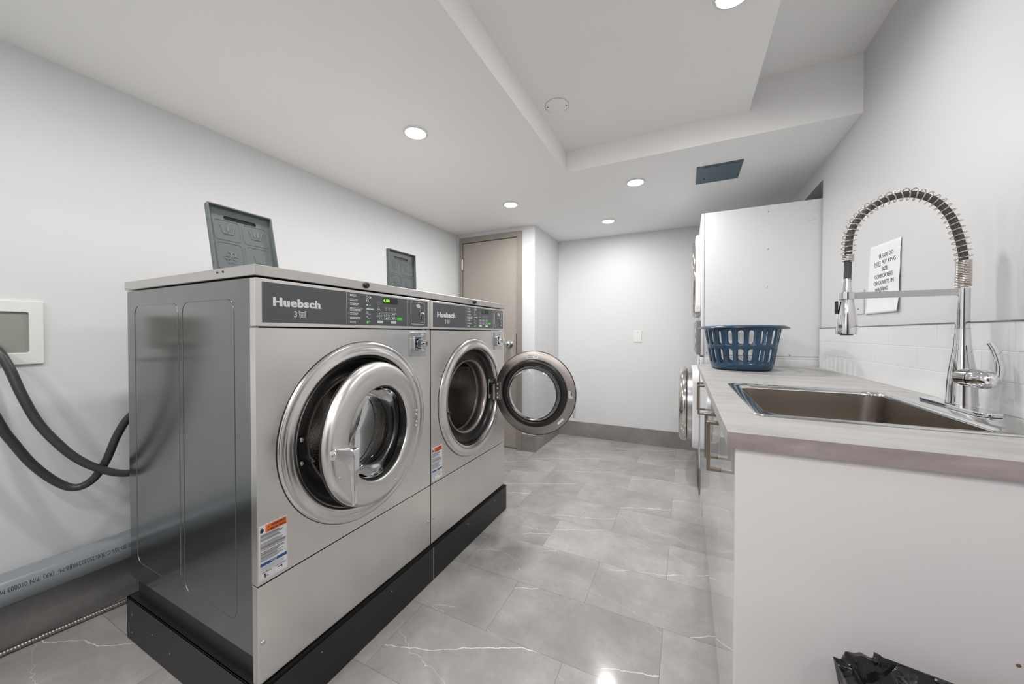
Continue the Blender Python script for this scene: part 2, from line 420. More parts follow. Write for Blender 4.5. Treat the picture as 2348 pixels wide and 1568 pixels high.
lamp(-.634, 3.341, ZC, 'lit recessed light farthest back, close to the back wall', .65)
lamp(.143, 1.44, 2.292, 'lit recessed light in the lowered bulkhead inside the ceiling tray')
lamp(-1.25, -.75, ZC, 'added fill light, unseen behind the viewer near the left wall')  # from here down: unseen lamps added behind the camera to brighten the room
lamp(.02, -.55, 2.44, 'added fill light, unseen behind the viewer in the ceiling tray')
lamp(-1.25, -1.35, ZC, 'added fill light, unseen behind the viewer in the rear left corner')
lamp(-.30, -1.30, 2.44, 'added fill light, unseen behind the viewer at the rear of the ceiling tray')
lamp(.50, -1.10, 2.44, 'added fill light, unseen behind the viewer nearest the right wall')
lamp(-.35, -.60, 2.44, 'added fill light, unseen behind the viewer in the middle of the ceiling tray')

t = thing('ceiling_hatch', 'slate blue rectangular access hatch in the ceiling in front of the stacked dryer', 'hatch', (.185, 2.645, ZC))
MB().box((.062, 2.512, ZC - .006), (.310, 2.786, ZC)).build('hatch_frame', PANELB, t, bevel=.002)
MB().box((.092, 2.526, ZC - .0085), (.296, 2.772, ZC - .006)).build('hatch_door', PANELB, t, bevel=.001)
MB().cyl((.11, 2.70, ZC - .0085), (.11, 2.70, ZC - .011), .006).build('latch', BLACKP, t)
t = thing('ceiling_cover_plate', 'round white blank cover plate with two screws on the ceiling bulkhead', 'cover plate', (-.593, 1.756, 2.292))
MB().lathe([(0, -.004), (.056, -.004), (.0595, 0)], (-.593, 1.756, 2.292), Z_, 40).build('plate', CEIL, t, smooth=30)
MB().lathe([(.0592, -.0006), (.0612, -.0006)], (-.593, 1.756, 2.292), Z_, 48).build('edge_gap', GREYP, t)
for dx in (-.045, .045):
    MB().cyl((-.593 + dx, 1.756 + dx * .3, 2.2885), (-.593 + dx, 1.756 + dx * .3, 2.287), .0035, n=12).build('screw', BLACKP, t)
# blank plate on back wall
t = thing('blank_wall_plate', 'small white blank switch plate on the back wall', 'wall plate', (-.433, YB, 1.10))
MB().box((-.470, YB - .006, 1.042), (-.397, YB, 1.162)).build('plate', PLASTW, t, bevel=.003)
for dz in (-.042, .042):
    MB().cyl((-.433, YB - .006, 1.102 + dz), (-.433, YB - .0075, 1.102 + dz), .003, n=10).build('screw', CHROMES, t)

# ================================================================ LEFT WALL: OUTLET BOX, HOSES, PIPE, CONDUIT
t = thing('washer_outlet_box', 'white recessed water outlet box on the left wall where the black hoses begin', 'outlet box', (XL, .31, 1.134))
fr = MB()
hole = (.205, 1.061, .412, 1.208); out = (.172, 1.019, .445, 1.249)
n = 7
fr.ringprism(rrect(out[0], out[1], out[2], out[3], .004), rrect(hole[0], hole[1], hole[2], hole[3], .006), (XL, 0, 0), Y_, Z_, .010)
fr.build('frame', PLASTW, t, bevel=.002)
ib = MB(); x0 = XL + .0015; x1 = XL + .0095
# shallow lined box (its back sits on the wall face)
ib.box((XL, .205, 1.061), (x0, .412, 1.208)); ib.build('box_back', PVCG, t)
for yy in (.33, .275):
    v = MB(); v.box((x0, yy - .018, 1.061), (XL + .022, yy + .018, 1.098)); vv = v.build('valve', PLASTW, t, bevel=.004)
    MB().cyl((XL + .02, yy, 1.082), (XL + .046, yy, 1.082), .012).build('spout', CHROMES, vv, smooth=40)
def hose(name, pts, r, label, m=RUBBER):
    P = bez(pts, 10); h = MB().tube(P, r, 14)
    return tag(h.build(name, m, smooth=60), label, 'hose', 'water hoses behind the washing machines')
H1 = [(-2.12, .33, 1.082), (-2.095, .338, 1.066), (-2.075, .354, 1.012), (-2.05, .374, .92), (-2.03, .401, .826), (-2.01, .435, .751), (-1.99, .479, .678), (-1.97, .533, .623), (-1.95, .6, .587), (-1.93, .70, .59), (-1.90, .80, .66), (-1.873, .84, .72)]
H2 = [(-2.12, .275, 1.082), (-2.095, .275, 1.062), (-2.06, .290, .97), (-2.05, .33, .825), (-2.05, .355, .76), (-2.05, .394, .673), (-2.045, .445, .594), (-2.03, .486, .560), (-2.01, .524, .58), (-1.985, .553, .648), (-1.96, .574, .737), (-1.93, .60, .809), (-1.90, .64, .85), (-1.873, .66, .86)]
hose('water_hose', H1, .0130, 'black water hose falling from the outlet box and running low behind the washer')
hose('water_hose', H2, .0130, 'black water hose that makes the lowest loop and rises again behind the washer')
# drain pipe with printed lettering
PX = -2.103; pa = Vector((PX, -.9, .262)); pb = Vector((PX, 2.9, .224))
pr = .055
t = thing('drain_pipe', 'thick glossy grey drain pipe with printed lettering lying above the skirting on the left wall', 'pipe', ((pa + pb) / 2))
p_ = MB().lathe([(.050, 0), (pr, 0), (pr, (pb - pa).length), (.050, (pb - pa).length)], pa, pb - pa, 48)
p_.build('pipe', PIPEM, t, smooth=40)
for yb in (-.6, .95, 2.3):
    zz = pa.z + (pb.z - pa.z) * (yb - pa.y) / (pb.y - pa.y)
    s_ = MB().lathe([(pr + .0005, -.012), (pr + .003, -.012), (pr + .003, .012), (pr + .0005, .012)], (PX, yb, zz), pb - pa, 40, closed=True)
    s_.box((XL + .001, yb - .012, zz - .012), (PX - pr + .003, yb + .012, zz + .012)); s_.build('pipe_clamp', GALV, t, smooth=40)
def wraptext(txt, y_start, length, hgt, ang0):
    vs, fs, bb = textgeo(txt, 0.); sx = length / (bb[1] - bb[0]); sy = hgt / .7
    P = []
    for x, y in vs:
        yy = y_start - (x - bb[0]) * sx          # printed upside down: reads from far to near
        z0 = pa.z + (pb.z - pa.z) * (yy - pa.y) / (pb.y - pa.y)
        a = ang0 - (y * sy) / pr; rr = pr + .0004
        P.append((PX + rr * cos(a), yy, z0 + rr * sin(a)))
    return P, fs
P, fs = wraptext('10 SD-355-C-20012503229R8B-M-  (RR)  P/N 010003 Mar', .640, .328, .0145, R(24))
MB().add(P, fs).build('printed_lettering', INK, t)
def cond_x(y): return -2.146 + .14 * min(max(y - .33, 0), .40)
c = MB().tube([(cond_x(y_), y_, .0115) for y_ in [-.9 + .05 * k for k in range(75)]], .0085, 10)
cond = tag(c.build('flexible_conduit', CABLE, smooth=60), 'thin ribbed metal conduit lying on the floor along the left skirting', 'conduit')
rb = MB()
for i in range(200):
    y = -.35 + i * .0075
    rb.lathe([(.0083, -.0022), (.0106, 0), (.0083, .0022)], (cond_x(y), y, .0115), Y_, 12)
rb.build('ribs', CABLE, cond, smooth=60)

# ================================================================ MACHINE PLINTH
t = thing('machine_plinth', 'black painted steel plinth under the two washing machines', 'plinth', (-1.45, 1.31, 0))
b = MB(); zt = .155; x0, x1, y0, y1 = -1.863, -1.033, .566, 2.057
b.box((x0, y0, 0), (x1, y0 + .006, zt)).box((x0, y1 - .006, 0), (x1, y1, zt)).box((x1 - .006, y0, 0), (x1, y1, zt)).box((x0, y0, 0), (x0 + .006, y1, zt)).box((x0, y0, zt - .006), (x1, y1, zt))
b.build('plinth_body', BLACKS, t, bevel=.0015)
MB().box((x1 - .003, 1.309, .004), (x1 + .0008, 1.3125, zt - .003)).build('seam', GREYP, t)
for (x, z) in ((-1.82, .10), (-1.82, .035), (-1.66, .085), (-1.53, .07), (-1.30, .05)):
    MB().cyl((x, y0, z), (x, y0 - .0015, z), .003, n=10).build('rivet', CHROMES, t)
for y in (.75, 1.05, 1.6, 1.9): MB().cyl((x1, y, .12), (x1 + .0015, y, .12), .0025, n=10).build('rivet', CHROMES, t)

# ================================================================ WASHING MACHINES (built in place of the nearer one)
MX, MY, MW = -1.045, .570, .738; MC = MY + MW / 2; DZ = .785
wm = thing('washing_machine', 'nearer stainless steel coin washing machine with its round door ajar', 'washing machine', (MX, MC, .155), 'stainless coin washing machines side by side')
def M_(mb, name, m, parent=None, **k): return mb.build(name, m, parent or wm, **k)
# galvanised body sides, back
XBK = -1.852
s_ = MB(); y0 = MY + .004; y1 = MY + MW - .004
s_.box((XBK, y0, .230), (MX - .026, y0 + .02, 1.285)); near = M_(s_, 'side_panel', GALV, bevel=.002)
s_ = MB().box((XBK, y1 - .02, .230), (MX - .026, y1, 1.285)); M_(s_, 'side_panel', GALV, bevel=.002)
M_(MB().box((XBK, y0 + .02, .230), (XBK + .02, y1 - .02, 1.285)), 'back_panel', GALV)
M_(MB().box((XBK + .03, y0 + .012, .155), (MX - .03, y1 - .012, .2305)), 'base_frame', BLACKS)
emb = MB()     # pressed outlines on the side panel
for (a, z0, bb_, z1, r_) in ((-1.79, .300, -1.475, 1.229, .035), (-1.448, .303, -1.155, 1.229, .035)):
    P = [(x, y0 - .0004, z) for x, z in rrect(a, z0, bb_, z1, r_, 8)]
    P.append(P[0]); emb.tube([(x, y + .0006, z) for x, y, z in P], .0015, 6, cap=False)
M_(emb, 'pressed_outline', GALV, near, smooth=60)
for s in (0, 1):
    yy = (MY + .0, MY + MW - .004)[s]
# front panels
def panel_hole(y0, y1, z0, z1, cy, cz, r, x, t, n=96):
    ang = [2 * pi * k / n for k in range(n)] + [atan2(zz - cz, yy - cy) % (2 * pi) for yy in (y0, y1) for zz in (z0, z1)]
    ang = sorted(set(round(a, 6) for a in ang)); outer = []; inner = []
    for a in ang:
        c_, s2 = cos(a), sin(a); k = min(((y1 - cy) / c_ if c_ > 1e-9 else (y0 - cy) / c_ if c_ < -1e-9 else 1e9), ((z1 - cz) / s2 if s2 > 1e-9 else (z0 - cz) / s2 if s2 < -1e-9 else 1e9))
        outer.append((cy + c_ * k, cz + s2 * k)); inner.append((cy + c_ * r, cz + s2 * r))
    return MB().ringprism(outer, inner, (x - t, 0, 0), Y_, Z_, t)
pf = panel_hole(MY, MY + MW - .002, .439, 1.146, MC, DZ, .262, MX, .025)
fp = M_(pf, 'front_panel', STEEL)
M_(MB().box((MX - .025, MY, .163), (MX, MY + MW - .002, .435)), 'kick_panel', STEEL, bevel=.0015)
M_(MB().box((MX - .030, MY + .003, .170), (MX - .010, MY + MW - .005, 1.284)), 'seam_backing', BLACKP) if False else None
con = M_(MB().box((MX - .025, MY, 1.150), (MX, MY + MW - .002, 1.283)), 'console', STEEL, bevel=.002)
lid = MB().box((-1.845, MY - .005, 1.288), (MX + .006, MY + MW - .001, 1.318))
lid = M_(lid, 'top_lid', steel('brushed stainless lid', r=.3, smudge=.1, vert=False), bevel=.002)
kb = MB().lathe([(0, .010), (.008, .010), (.0105, .006), (.0105, 0)], (MX + .006, MY + .369, 1.3045), X_, 18); M_(kb, 'lid_lock', BLACKP, lid, smooth=50)
for xx in (-1.19, -1.22): M_(MB().cyl((xx, MY - .005, 1.307), (xx, MY - .0065, 1.307), .0032, n=10), 'lid_screw', BLACKP, lid)
for (yy, zz) in ((.013, .276), (.722, .274), (.45, .258)) [:2]:
    M_(MB().lathe([(0, .004), (.004, .0035), (.0065, 0)], (MX, MY + yy, zz), X_, 16), 'screw', CHROMES, smooth=50)
# console overlay and its prints (u = along the machine, z = height)
XC = MX + .0012
ov = M_(MB().box((MX - .001, MY + .018, 1.161), (XC, MY + .719, 1.2735)), 'console_overlay', CONS, con)
def U(u, z, d=.0004): return (XC + d, MY + u, z)
def bars(mb, u, z, w, h, d=.0004): mb.quad(U(u, z, d), U(u + w, z, d), U(u + w, z + h, d), U(u, z + h, d))
lg = MB()
for k in range(5): lg.text('Huebsch', U(.046 + k * .00055, 1.2095, .0004 + k * .00003), Y_, Z_, .0235, w=.1438, bold=.032, space=1.12)
lg.text('®', U(.194, 1.2085), Y_, Z_, .003)
lg.text('3', U(.106, 1.1795), Y_, Z_, .0175, bold=.004)
# basket pictogram
P = [(.121, 1.199), (.1245, 1.179), (.1395, 1.179), (.143, 1.199)]
for i in range(3): lg.tube([U(*P[i], .0002), U(*P[i + 1], .0002)], .0009, 4)
for k in range(3): z = 1.1845 + k * .0045; e_ = .0008 * (k + 1) + .0008; lg.tube([U(.1245 - e_, z, .0002), U(.1395 + e_, z, .0002)], .0006, 4)
for k in range(3): u = .1283 + k * .0038; lg.tube([U(u, 1.180, .0002), U(u + (u - .132) * .25, 1.194, .0002)], .0006, 4)
lg.tube([U(.121, 1.199, .0002), U(.127, 1.1945, .0002), U(.137, 1.1945, .0002), U(.143, 1.199, .0002)], .0009, 4)
M_(lg, 'maker_lettering', WHITEP, con)
for u in (.2895, .588): pr_ = MB(); bars(pr_, u, 1.163, .0016, .110); M_(pr_, 'divider_line', WHITEP, con)
pr_ = MB()
rnd = random.Random(3)
for k, (z, nl) in enumerate(((1.268, 2), (1.2525, 2), (1.2375, 2), (1.222, 3), (1.204, 2), (1.189, 2), (1.174, 2))):
    pr_.text(str(k + 1), U(.2965, z - .0035), Y_, Z_, .0035)
    for j in range(nl):
        u = .303; end = u + (.030, .034, .040, .056, .034, .046, .026)[k] * (1 - .08 * j)
        while u < end - .003:
            w_ = min(rnd.uniform(.005, .012), end - u); bars(pr_, u, z - .0022 - j * .0048, w_, .0021); u += w_ + .0015
M_(pr_, 'instruction_text', WHITEP, con); pr_ = MB()
# pictograms beside the instructions
def ring2(mb, u, z, r, w_=.0008): mb.tube([U(u + r * cos(a * pi / 8), z + r * sin(a * pi / 8), .0002) for a in range(17)], w_, 4)
ring2(pr_, .377, 1.263, .004); ring2(pr_, .390, 1.263, .004); bars(pr_, .391, 1.2605, .006, .005); ring2(pr_, .380, 1.2495, .0048)
bars(pr_, .375, 1.232, .006, .006); bars(pr_, .386, 1.234, .010, .0014)
ring2(pr_, .378, 1.208, .0032); pr_.tube([U(.381, 1.206, .0002), U(.386, 1.199, .0002), U(.396, 1.201, .0002)], .0008, 4)
ring2(pr_, .378, 1.192, .0028); pr_.tube([U(.378, 1.189, .0002), U(.385, 1.186, .0002), U(.394, 1.189, .0002)], .0008, 4)
bars(pr_, .377, 1.167, .005, .006)
for u in (.426,): ring2(pr_, u + .006, 1.2455, .006, .0003); pr_.text('A', U(u + .003, 1.228), Y_, Z_, .0045); bars(pr_, u - .002, 1.2235, .016, .0012); bars(pr_, u, 1.221, .012, .0012)
for k, u in enumerate((.4645, .481, .4975, .514)):
    pr_.tube([U(u, 1.233, .0002), U(u + .0015, 1.227, .0002), U(u + .0075, 1.227, .0002), U(u + .009, 1.233, .0002)], .0006, 4); bars(pr_, u + .001, 1.2215, .007, .0013)
M_(pr_, 'pictogram_row', WHITEP, con)
for r_ in range(2):
    for k in range(3):
        pr_ = MB(); u = .425 + k * .0350; z = (1.201, 1.1845)[r_]; P = [U(a, b_, .0002) for a, b_ in rrect(u, z, u + .029, z + .011, .002, 3)]; P.append(P[0]); pr_.tube(P, .00055, 4, cap=False)
        bars(pr_, u + .008, z + .0035, .006 + .002 * (k % 2), .004); bars(pr_, u + .018, z + .0045, .005, .002); M_(pr_, 'cycle_button', WHITEP, con)
pr_ = MB(); P = [U(a, b_, .0002) for a, b_ in rrect(.610, 1.171, .696, 1.265, .005, 4)]; P.append(P[0]); pr_.tube(P, .0009, 4, cap=False)
M_(pr_, 'coin_frame_line', WHITEP, con)
for u in (.425, .495): wb = MB(); bars(wb, u, 1.1695, .029, .010); M_(wb, 'pale_button', PALEG, con)
for u in (.374, .392): wb = MB(); bars(wb, u, 1.2175, .0165, .0052); M_(wb, 'pale_bar', PALEG, con)
gb = MB(); bars(gb, .530, 1.1842, .028, .0108); M_(gb, 'start_button', GREENB, con, label='green lit start button')
gb = MB(); bars(gb, .375, 1.1725, .017, .0045); M_(gb, 'start_mark', GREENB, con)
dp = MB().box(U(.453, 1.2465, 0), U(.531, 1.2685, .0006)); dp = M_(dp, 'display_window', BLACKP, con)
dg_ = MB().text('4.00', U(.4545, 1.251, .0011), Y_, Z_, .0135, w=.033, bold=.018); M_(dg_, 'display_digits', GREENL, con)
cs_ = MB(); cs_.lathe([(0, .003), (.010, .003), (.0115, 0)], U(.655, 1.249, 0), X_, 20); cs_.box(U(.669, 1.206, 0), U(.6745, 1.252, .0008)); M_(cs_, 'coin_entry', CHROMES, con, smooth=40)
cs_ = MB(); cs_.box(U(.6735, 1.176, 0), U(.6775, 1.236, .001)); M_(cs_, 'coin_slot', BLACKP, con)
cs_ = MB(); cs_.tube([U(.668, 1.219, .004), U(.673, 1.222, .010), U(.677, 1.216, .012)], .004, 8); M_(cs_, 'coin_return_lever', CHROMES, con, smooth=50)
M_(MB().tube([U(.668, 1.180, .003), U(.69, 1.178, .004)], .0016, 6), 'slot_lip', CHROMES, con, smooth=50)
# coin vault lock
cv = MB().box((MX, MY + .600, 1.032), (MX + .004, MY + .703, 1.138)); cv = M_(cv, 'coin_vault_plate', CHROMES, bevel=.0012)
c2_ = MB(); c2_.ringprism(rrect(MY + .613, 1.056, MY + .668, 1.118, .010, 4), rrect(MY + .621, 1.065, MY + .660, 1.109, .006, 4), (MX + .004, 0, 0), Y_, Z_, .013); M_(c2_, 'lock_housing', CHROME, cv, bevel=.002)
c2_ = MB(); c2_.cyl((MX + .004, MY + .645, 1.088), (MX + .021, MY + .645, 1.088), .020); c2_.cyl((MX + .006, MY + .674, 1.088), (MX + .030, MY + .676, 1.088), .0155, .014); M_(c2_, 'lock_cylinder', CHROME, cv, smooth=40, bevel=.001)
c2_ = MB(); c2_.box((MX + .0300, MY + .6735, 1.082), (MX + .0308, MY + .6775, 1.094)); M_(c2_, 'keyhole', BLACKP, cv)
for z in (1.055, 1.124): M_(MB().lathe([(0, .007), (.005, .006), (.0075, .0)], (MX + .004, MY + .679, z), X_, 16), 'lock_bolt', CHROME, cv, smooth=60)
# warning sticker
st = M_(MB().box((MX, MY + .004, .448), (MX + .0006, MY + .082, .601)), 'warning_sticker', WHITEL)
def V(u, z, d=.0009): return (MX + d, MY + u, z)
def bar2(mb, u, z, w, h, d=.0009): mb.quad(V(u, z, d), V(u + w, z, d), V(u + w, z + h, d), V(u, z + h, d))
q = MB(); bar2(q, .0215, .578, .058, .0205); M_(q, 'orange_header', ORANGE, st)
q = MB(); bar2(q, .0075, .4875, .0725, .0085); M_(q, 'blue_band', BLUEI, st)
q = MB(); q.text('WARNING', V(.036, .5900, .0012), Y_, Z_, .0058, w=.040, bold=.03); q.text('MISE EN GARDE', V(.0335, .5805, .0012), Y_, Z_, .0052, w=.0435, bold=.03)
for z in (.5895, .5803): q.prism([(0, 0), (.0048, 0), (.0024, .0045)], V(.027, z, .0010), Y_, Z_, .0001)
fl = [(.0, .0), (.004, -.001), (.0075, .002), (.0085, .006), (.0065, .0115), (.006, .009), (.0035, .0155), (.0025, .011), (.0, .008), (-.001, .004)]
q.prism([(a + .0085, b_) for a, b_ in fl], V(0, .5815, .0010), Y_, Z_, .0001)
z = .5745; rnd = random.Random(8)
while z > .500:
    if rnd.random() > .14:
        hh = .0016 if rnd.random() < .25 else .0011
        bar2(q, .0085, z, rnd.uniform(.045, .069), hh)
    z -= .0029
M_(q, 'black_printing', INK, st)
q = MB()
for z in (.4835, .4805, .4775, .4745): bar2(q, .009, z, .062, .0008)
for a, b_ in (((.007, .599), (.007, .450)), ((.0795, .577), (.0795, .450)), ((.007, .4505), (.0795, .4505)), ((.007, .472), (.0795, .472)), ((.0435, .472), (.0435, .4505))):
    w_ = max(abs(a[0] - b_[0]), .0004); h_ = max(abs(a[1] - b_[1]), .0004); bar2(q, min(a[0], b_[0]), min(a[1], b_[1]), w_, h_)
M_(q, 'grey_printing', GREY_INK, st)
q = MB(); bar2(q, .011, .4685, .026, .0014); bar2(q, .047, .4685, .029, .0014); bar2(q, .018, .454, .003, .0105); bar2(q, .0165, .4635, .006, .0018); bar2(q, .024, .4565, .004, .002)
bar2(q, .054, .4625, .013, .0022); bar2(q, .0645, .458, .002, .006); M_(q, 'pictograms', INK, st)
q = MB(); q.text('NOTICE', V(.0335, .4925, .0013), Y_, Z_, .0028, w=.0185, bold=.03); q.text('AVIS', V(.0375, .4884, .0013), Y_, Z_, .0027, w=.011, bold=.03); M_(q, 'white_printing', WHITEP, st)

# bezel, recess, tub ring, drum
BZ = (MX, MC, DZ)
M_(MB().lathe([(.316, 0), (.3155, .004), (.312, .009), (.306, .0105), (.300, .009), (.292, .012), (.282, .017), (.270, .017), (.262, .011), (.2575, .002), (.2565, -.024)], BZ, X_, 128), 'door_bezel', STEELR, smooth=50)
M_(MB().lathe([(.3175, .0002), (.3175, .0015), (.3155, .0015)], BZ, X_, 128), 'bezel_seal', BLACKP, smooth=30)
M_(MB().lathe([(.2565, -.010), (.252, -.028), (.240, -.040), (.225, -.044), (.204, -.046), (.203, -.055)], BZ, X_, 96), 'recess_boot', BLACKG, smooth=60)
M_(MB().lathe([(.206, -.050), (.2055, -.036), (.201, -.030), (.194, -.032), (.190, -.042), (.187, -.060), (.186, -.078), (.189, -.085), (.185, -.095)], BZ, X_, 96), 'tub_ring', STEELD, smooth=60)
dm = MB()
prof = [(.184, -.088), (.21, -.100), (.262, -.115), (.275, -.14), (.275, -.40), (.262, -.425), (.20, -.432), (.14, -.425), (.13, -.405), (.0, -.400)]
n = 96; dm.lathe(prof, BZ, X_, n)
dro = M_(dm, 'drum', DRUM, smooth=50)
me = dro.data; uvl = me.uv_layers.new(name='UVMap'); cum = [0]
for a, b_ in zip(prof, prof[1:]): cum.append(cum[-1] + sqrt((a[0] - b_[0]) ** 2 + (a[1] - b_[1]) ** 2))
L_ = len(prof); fi = 0; PITCH = .0110
for k in range(n):
    for j in range(L_ - 1):
        p = me.polygons[k * (L_ - 1) + j]
        for li, (kk, jj) in zip(p.loop_indices, ((k, j), (k + 1, j), (k + 1, j + 1), (k, j + 1))):
            uvl.data[li].uv = (kk * 157 / n, cum[jj] / PITCH)
for lifter in range(3):
    dl = MB()
    a = R(35 + 120 * lifter); u_ = Vector((0, cos(a), sin(a))); w_ = Vector((0, -sin(a), cos(a))); o = Vector(BZ) + Vector((-.40, 0, 0))
    pts = [o + w_ * x + u_ * y for x, y in ((-.035, .274), (-.014, .222), (.014, .222), (.035, .274))]; pt2 = [p + X_ * .26 for p in pts]
    dl.add(pts + pt2, [(0, 1, 2, 3), (7, 6, 5, 4), (0, 4, 5, 1), (1, 5, 6, 2), (2, 6, 7, 3)]); M_(dl, 'drum_lifter', STEELD, dro, bevel=.006)

# latch keeper, rivets, hinge block
lk = MB(); lk.box((MX - .043, MY + .142, .711), (MX - .036, MY + .170, .806)); lk.prism([(0, 0), (.028, 0), (.028, .028), (.012, .028)], (MX - .043, MY + .148, .711), Y_, Z_, .007)
lk = M_(lk, 'latch_keeper', BLACKS, bevel=.0015)
for z in (.797, .722): M_(MB().lathe([(0, .006), (.006, .005), (.008, 0)], (MX - .036, MY + .150, z), X_, 14), 'latch_bolt', CHROMES, lk, smooth=60)
M_(MB().cyl((MX - .05, MY + .181, .728), (MX - .020, MY + .181, .728), .0085), 'latch_stud', CHROME, lk, smooth=40)
for (a, b_) in ((.228, .574), (.240, .563)):
    M_(MB().lathe([(0, .004), (.0045, .0035), (.0058, 0)], (MX - .040, MY + a, b_), X_, 14), 'rivet', WHITEP, smooth=60)
HX, HY = MX + .019, MY + .604         # hinge axis
hb = MB()
for z in (.728, .826): hb.cyl((HX - .006, HY + .006, z), (HX - .006, HY + .006, z + .034), .0125); hb.box((MX - .040, HY - .002, z + .004), (HX - .006, HY + .014, z + .030))
hb.box((MX - .045, HY - .012, .735), (MX - .030, HY + .014, .852)); M_(hb, 'hinge_block', CHROMES, smooth=40, bevel=.0015)
# soap dispenser on the top
SX0, SX1, SY0, SY1 = -1.352, -1.115, MY + .048, MY + .248
sd = MB(); sd.ringprism(rrect(SX0, SY0, SX1, SY1, .012, 4), rrect(SX0 + .012, SY0 + .012, SX1 - .012, SY1 - .012, .008, 4), (0, 0, 1.3178), X_, Y_, .007); sd.box((SX0 + .01, SY0 + .01, 1.3178), (SX1 - .01, SY1 - .01, 1.3195))
sd = M_(sd, 'soap_dispenser', LIDP)
# its lid: local frame: origin at the hinge, built upright (lid plane = YZ, thickness towards -x), inner face towards +x
LO = Vector((SX0, (SY0 + SY1) / 2, 1.326)); lw = (SY1 - SY0) / 2; lh = .236
ol = rrect(-lw, 0, lw, lh, .003, 3)
slot = rrect(-.052, lh - .047, .050, lh - .036, .0054, 3)
sl = MB(); sl.ringprism([(a, b_) for a, b_ in rrect(-lw, 0, lw, lh, .003, 6)], [(a, b_) for a, b_ in rrect(-.052, lh - .043, .050, lh - .029, .0069, 6)], LO - X_ * .005, Y_, Z_, .004)
sl.ringprism(rrect(-lw, 0, lw, lh, .003, 6), rrect(-lw + .004, .004, lw - .004, lh - .004, .002, 6), LO - X_ * .003, Y_, Z_, .016)
slid = M_(sl, 'dispenser_lid', LIDP, loc=LO, label='grey soap dispenser lid standing open with embossed wash symbols')
MB().prism(rrect(-.056, lh - .048, .054, lh - .025, .004, 3), LO - X_ * .009, Y_, Z_, .0038).build('slot_shade_plate', BLACKP, slid, loc=LO)  # black plate stands in for the shade inside the slot
eb = MB(); XE = LO.x - .001
def EP(u, z): return (XE + .0004, LO.y + u, LO.z + z)
def eline(pts, r=.0009): eb.tube([EP(*p) for p in pts], r, 5)
for (a, b_, c_, d_) in ((-.083, .120, -.006, .190), (.004, .120, .083, .190), (-.083, .016, -.006, .110), (.004, .016, .083, .110)):
    P = rrect(a, b_, c_, d_, .010, 5); eline(P + [P[0]])
for cx, t_ in ((-.043, 'I'), (.045, 'II')):
    eline([(cx - .022, .172), (cx - .019, .167), (cx - .013, .143), (cx + .013, .143), (cx + .019, .167), (cx + .022, .172)], .0017)
    for k in range(len(t_)): x = cx + (k - (len(t_) - 1) / 2) * .011; eline([(x, .151), (x, .169)], .0019)
cx = -.044
for k in range(6):
    a0 = k * pi / 3; P = []
    for j in range(13):
        u = j / 12 * 2 * pi; rr = .012 + .009 * cos(u); tt = .006 * sin(u); P.append((cx + rr * cos(a0) - tt * sin(a0), .058 + rr * sin(a0) + tt * cos(a0)))
    eline(P, .0011)
eline([(.030, .082), (.036, .055), (.058, .055), (.064, .082)], .0016)
eb.text('WASH', EP(-.066, .178), Y_, Z_, .0075, w=.036, bold=.0); eb.text('SOFTENER', EP(-.074, .092), Y_, Z_, .007, w=.052); eb.text('WASH', EP(.026, .178), Y_, Z_, .007, w=.034)
eb.build('embossed_symbols', mat('raised grey plastic', (.18, .20, .205), .4), slid, loc=LO)
slid.rotation_euler = (0, R(-13), 0)

# the round door; origin on the hinge axis, disc runs towards -Y, outside is +X
HO = Vector((HX, HY, DZ)); DR = .2445; DC = Vector((HX + .002, HY - DR - .006, DZ))
dr = MB().lathe([(.160, .018), (.1625, .026), (.1655, .0285), (.172, .0295), (.200, .0300), (.226, .0290), (.2345, .0255), (.2405, .0180), (.2440, .008), (DR, -.002), (.2425, -.006), (.238, -.0065), (.190, -.0065), (.160, -.006)], DC, X_, 128, closed=True)
door = M_(dr, 'door', STEELF, loc=HO, smooth=50)
q = MB().lathe([(.190, -.0068), (.190, -.0085), (.2415, -.0092), (.2435, -.007)], DC, X_, 128); q.build('door_back_plate', STEELB, door, loc=HO, smooth=50)
q = MB().lathe([(.2437, -.0092), (.2458, -.0075), (.2460, -.001), (.2448, .000)], DC, X_, 128); q.build('edge_trim', BLACKP, door, loc=HO, smooth=50)
q = MB().lathe([(.196, -.008), (.197, -.018), (.190, -.026), (.176, -.028), (.166, -.024), (.1585, -.018), (.1575, .020), (.1615, .022), (.1625, -.004)], DC, X_, 96); q.build('door_gasket', BLACKG, door, loc=HO, smooth=60)
q = MB().lathe([(.1575, .006), (.154, .000), (.150, -.030), (.143, -.062), (.134, -.074), (.118, -.080), (.0, -.084), (.0, -.080), (.117, -.0762), (.131, -.0705), (.1395, -.060), (.1465, -.029), (.150, .002), (.154, .010)], DC, X_, 96)
q.build('door_glass', GLASS, door, loc=HO, smooth=60)
q = MB().lathe([(.158, -.018), (.1615, -.0225), (.1590, -.0275), (.1545, -.025), (.1535, -.018)], DC, X_, 96, closed=True); q.build('glass_retaining_ring', CHROMES, door, loc=HO, smooth=60)
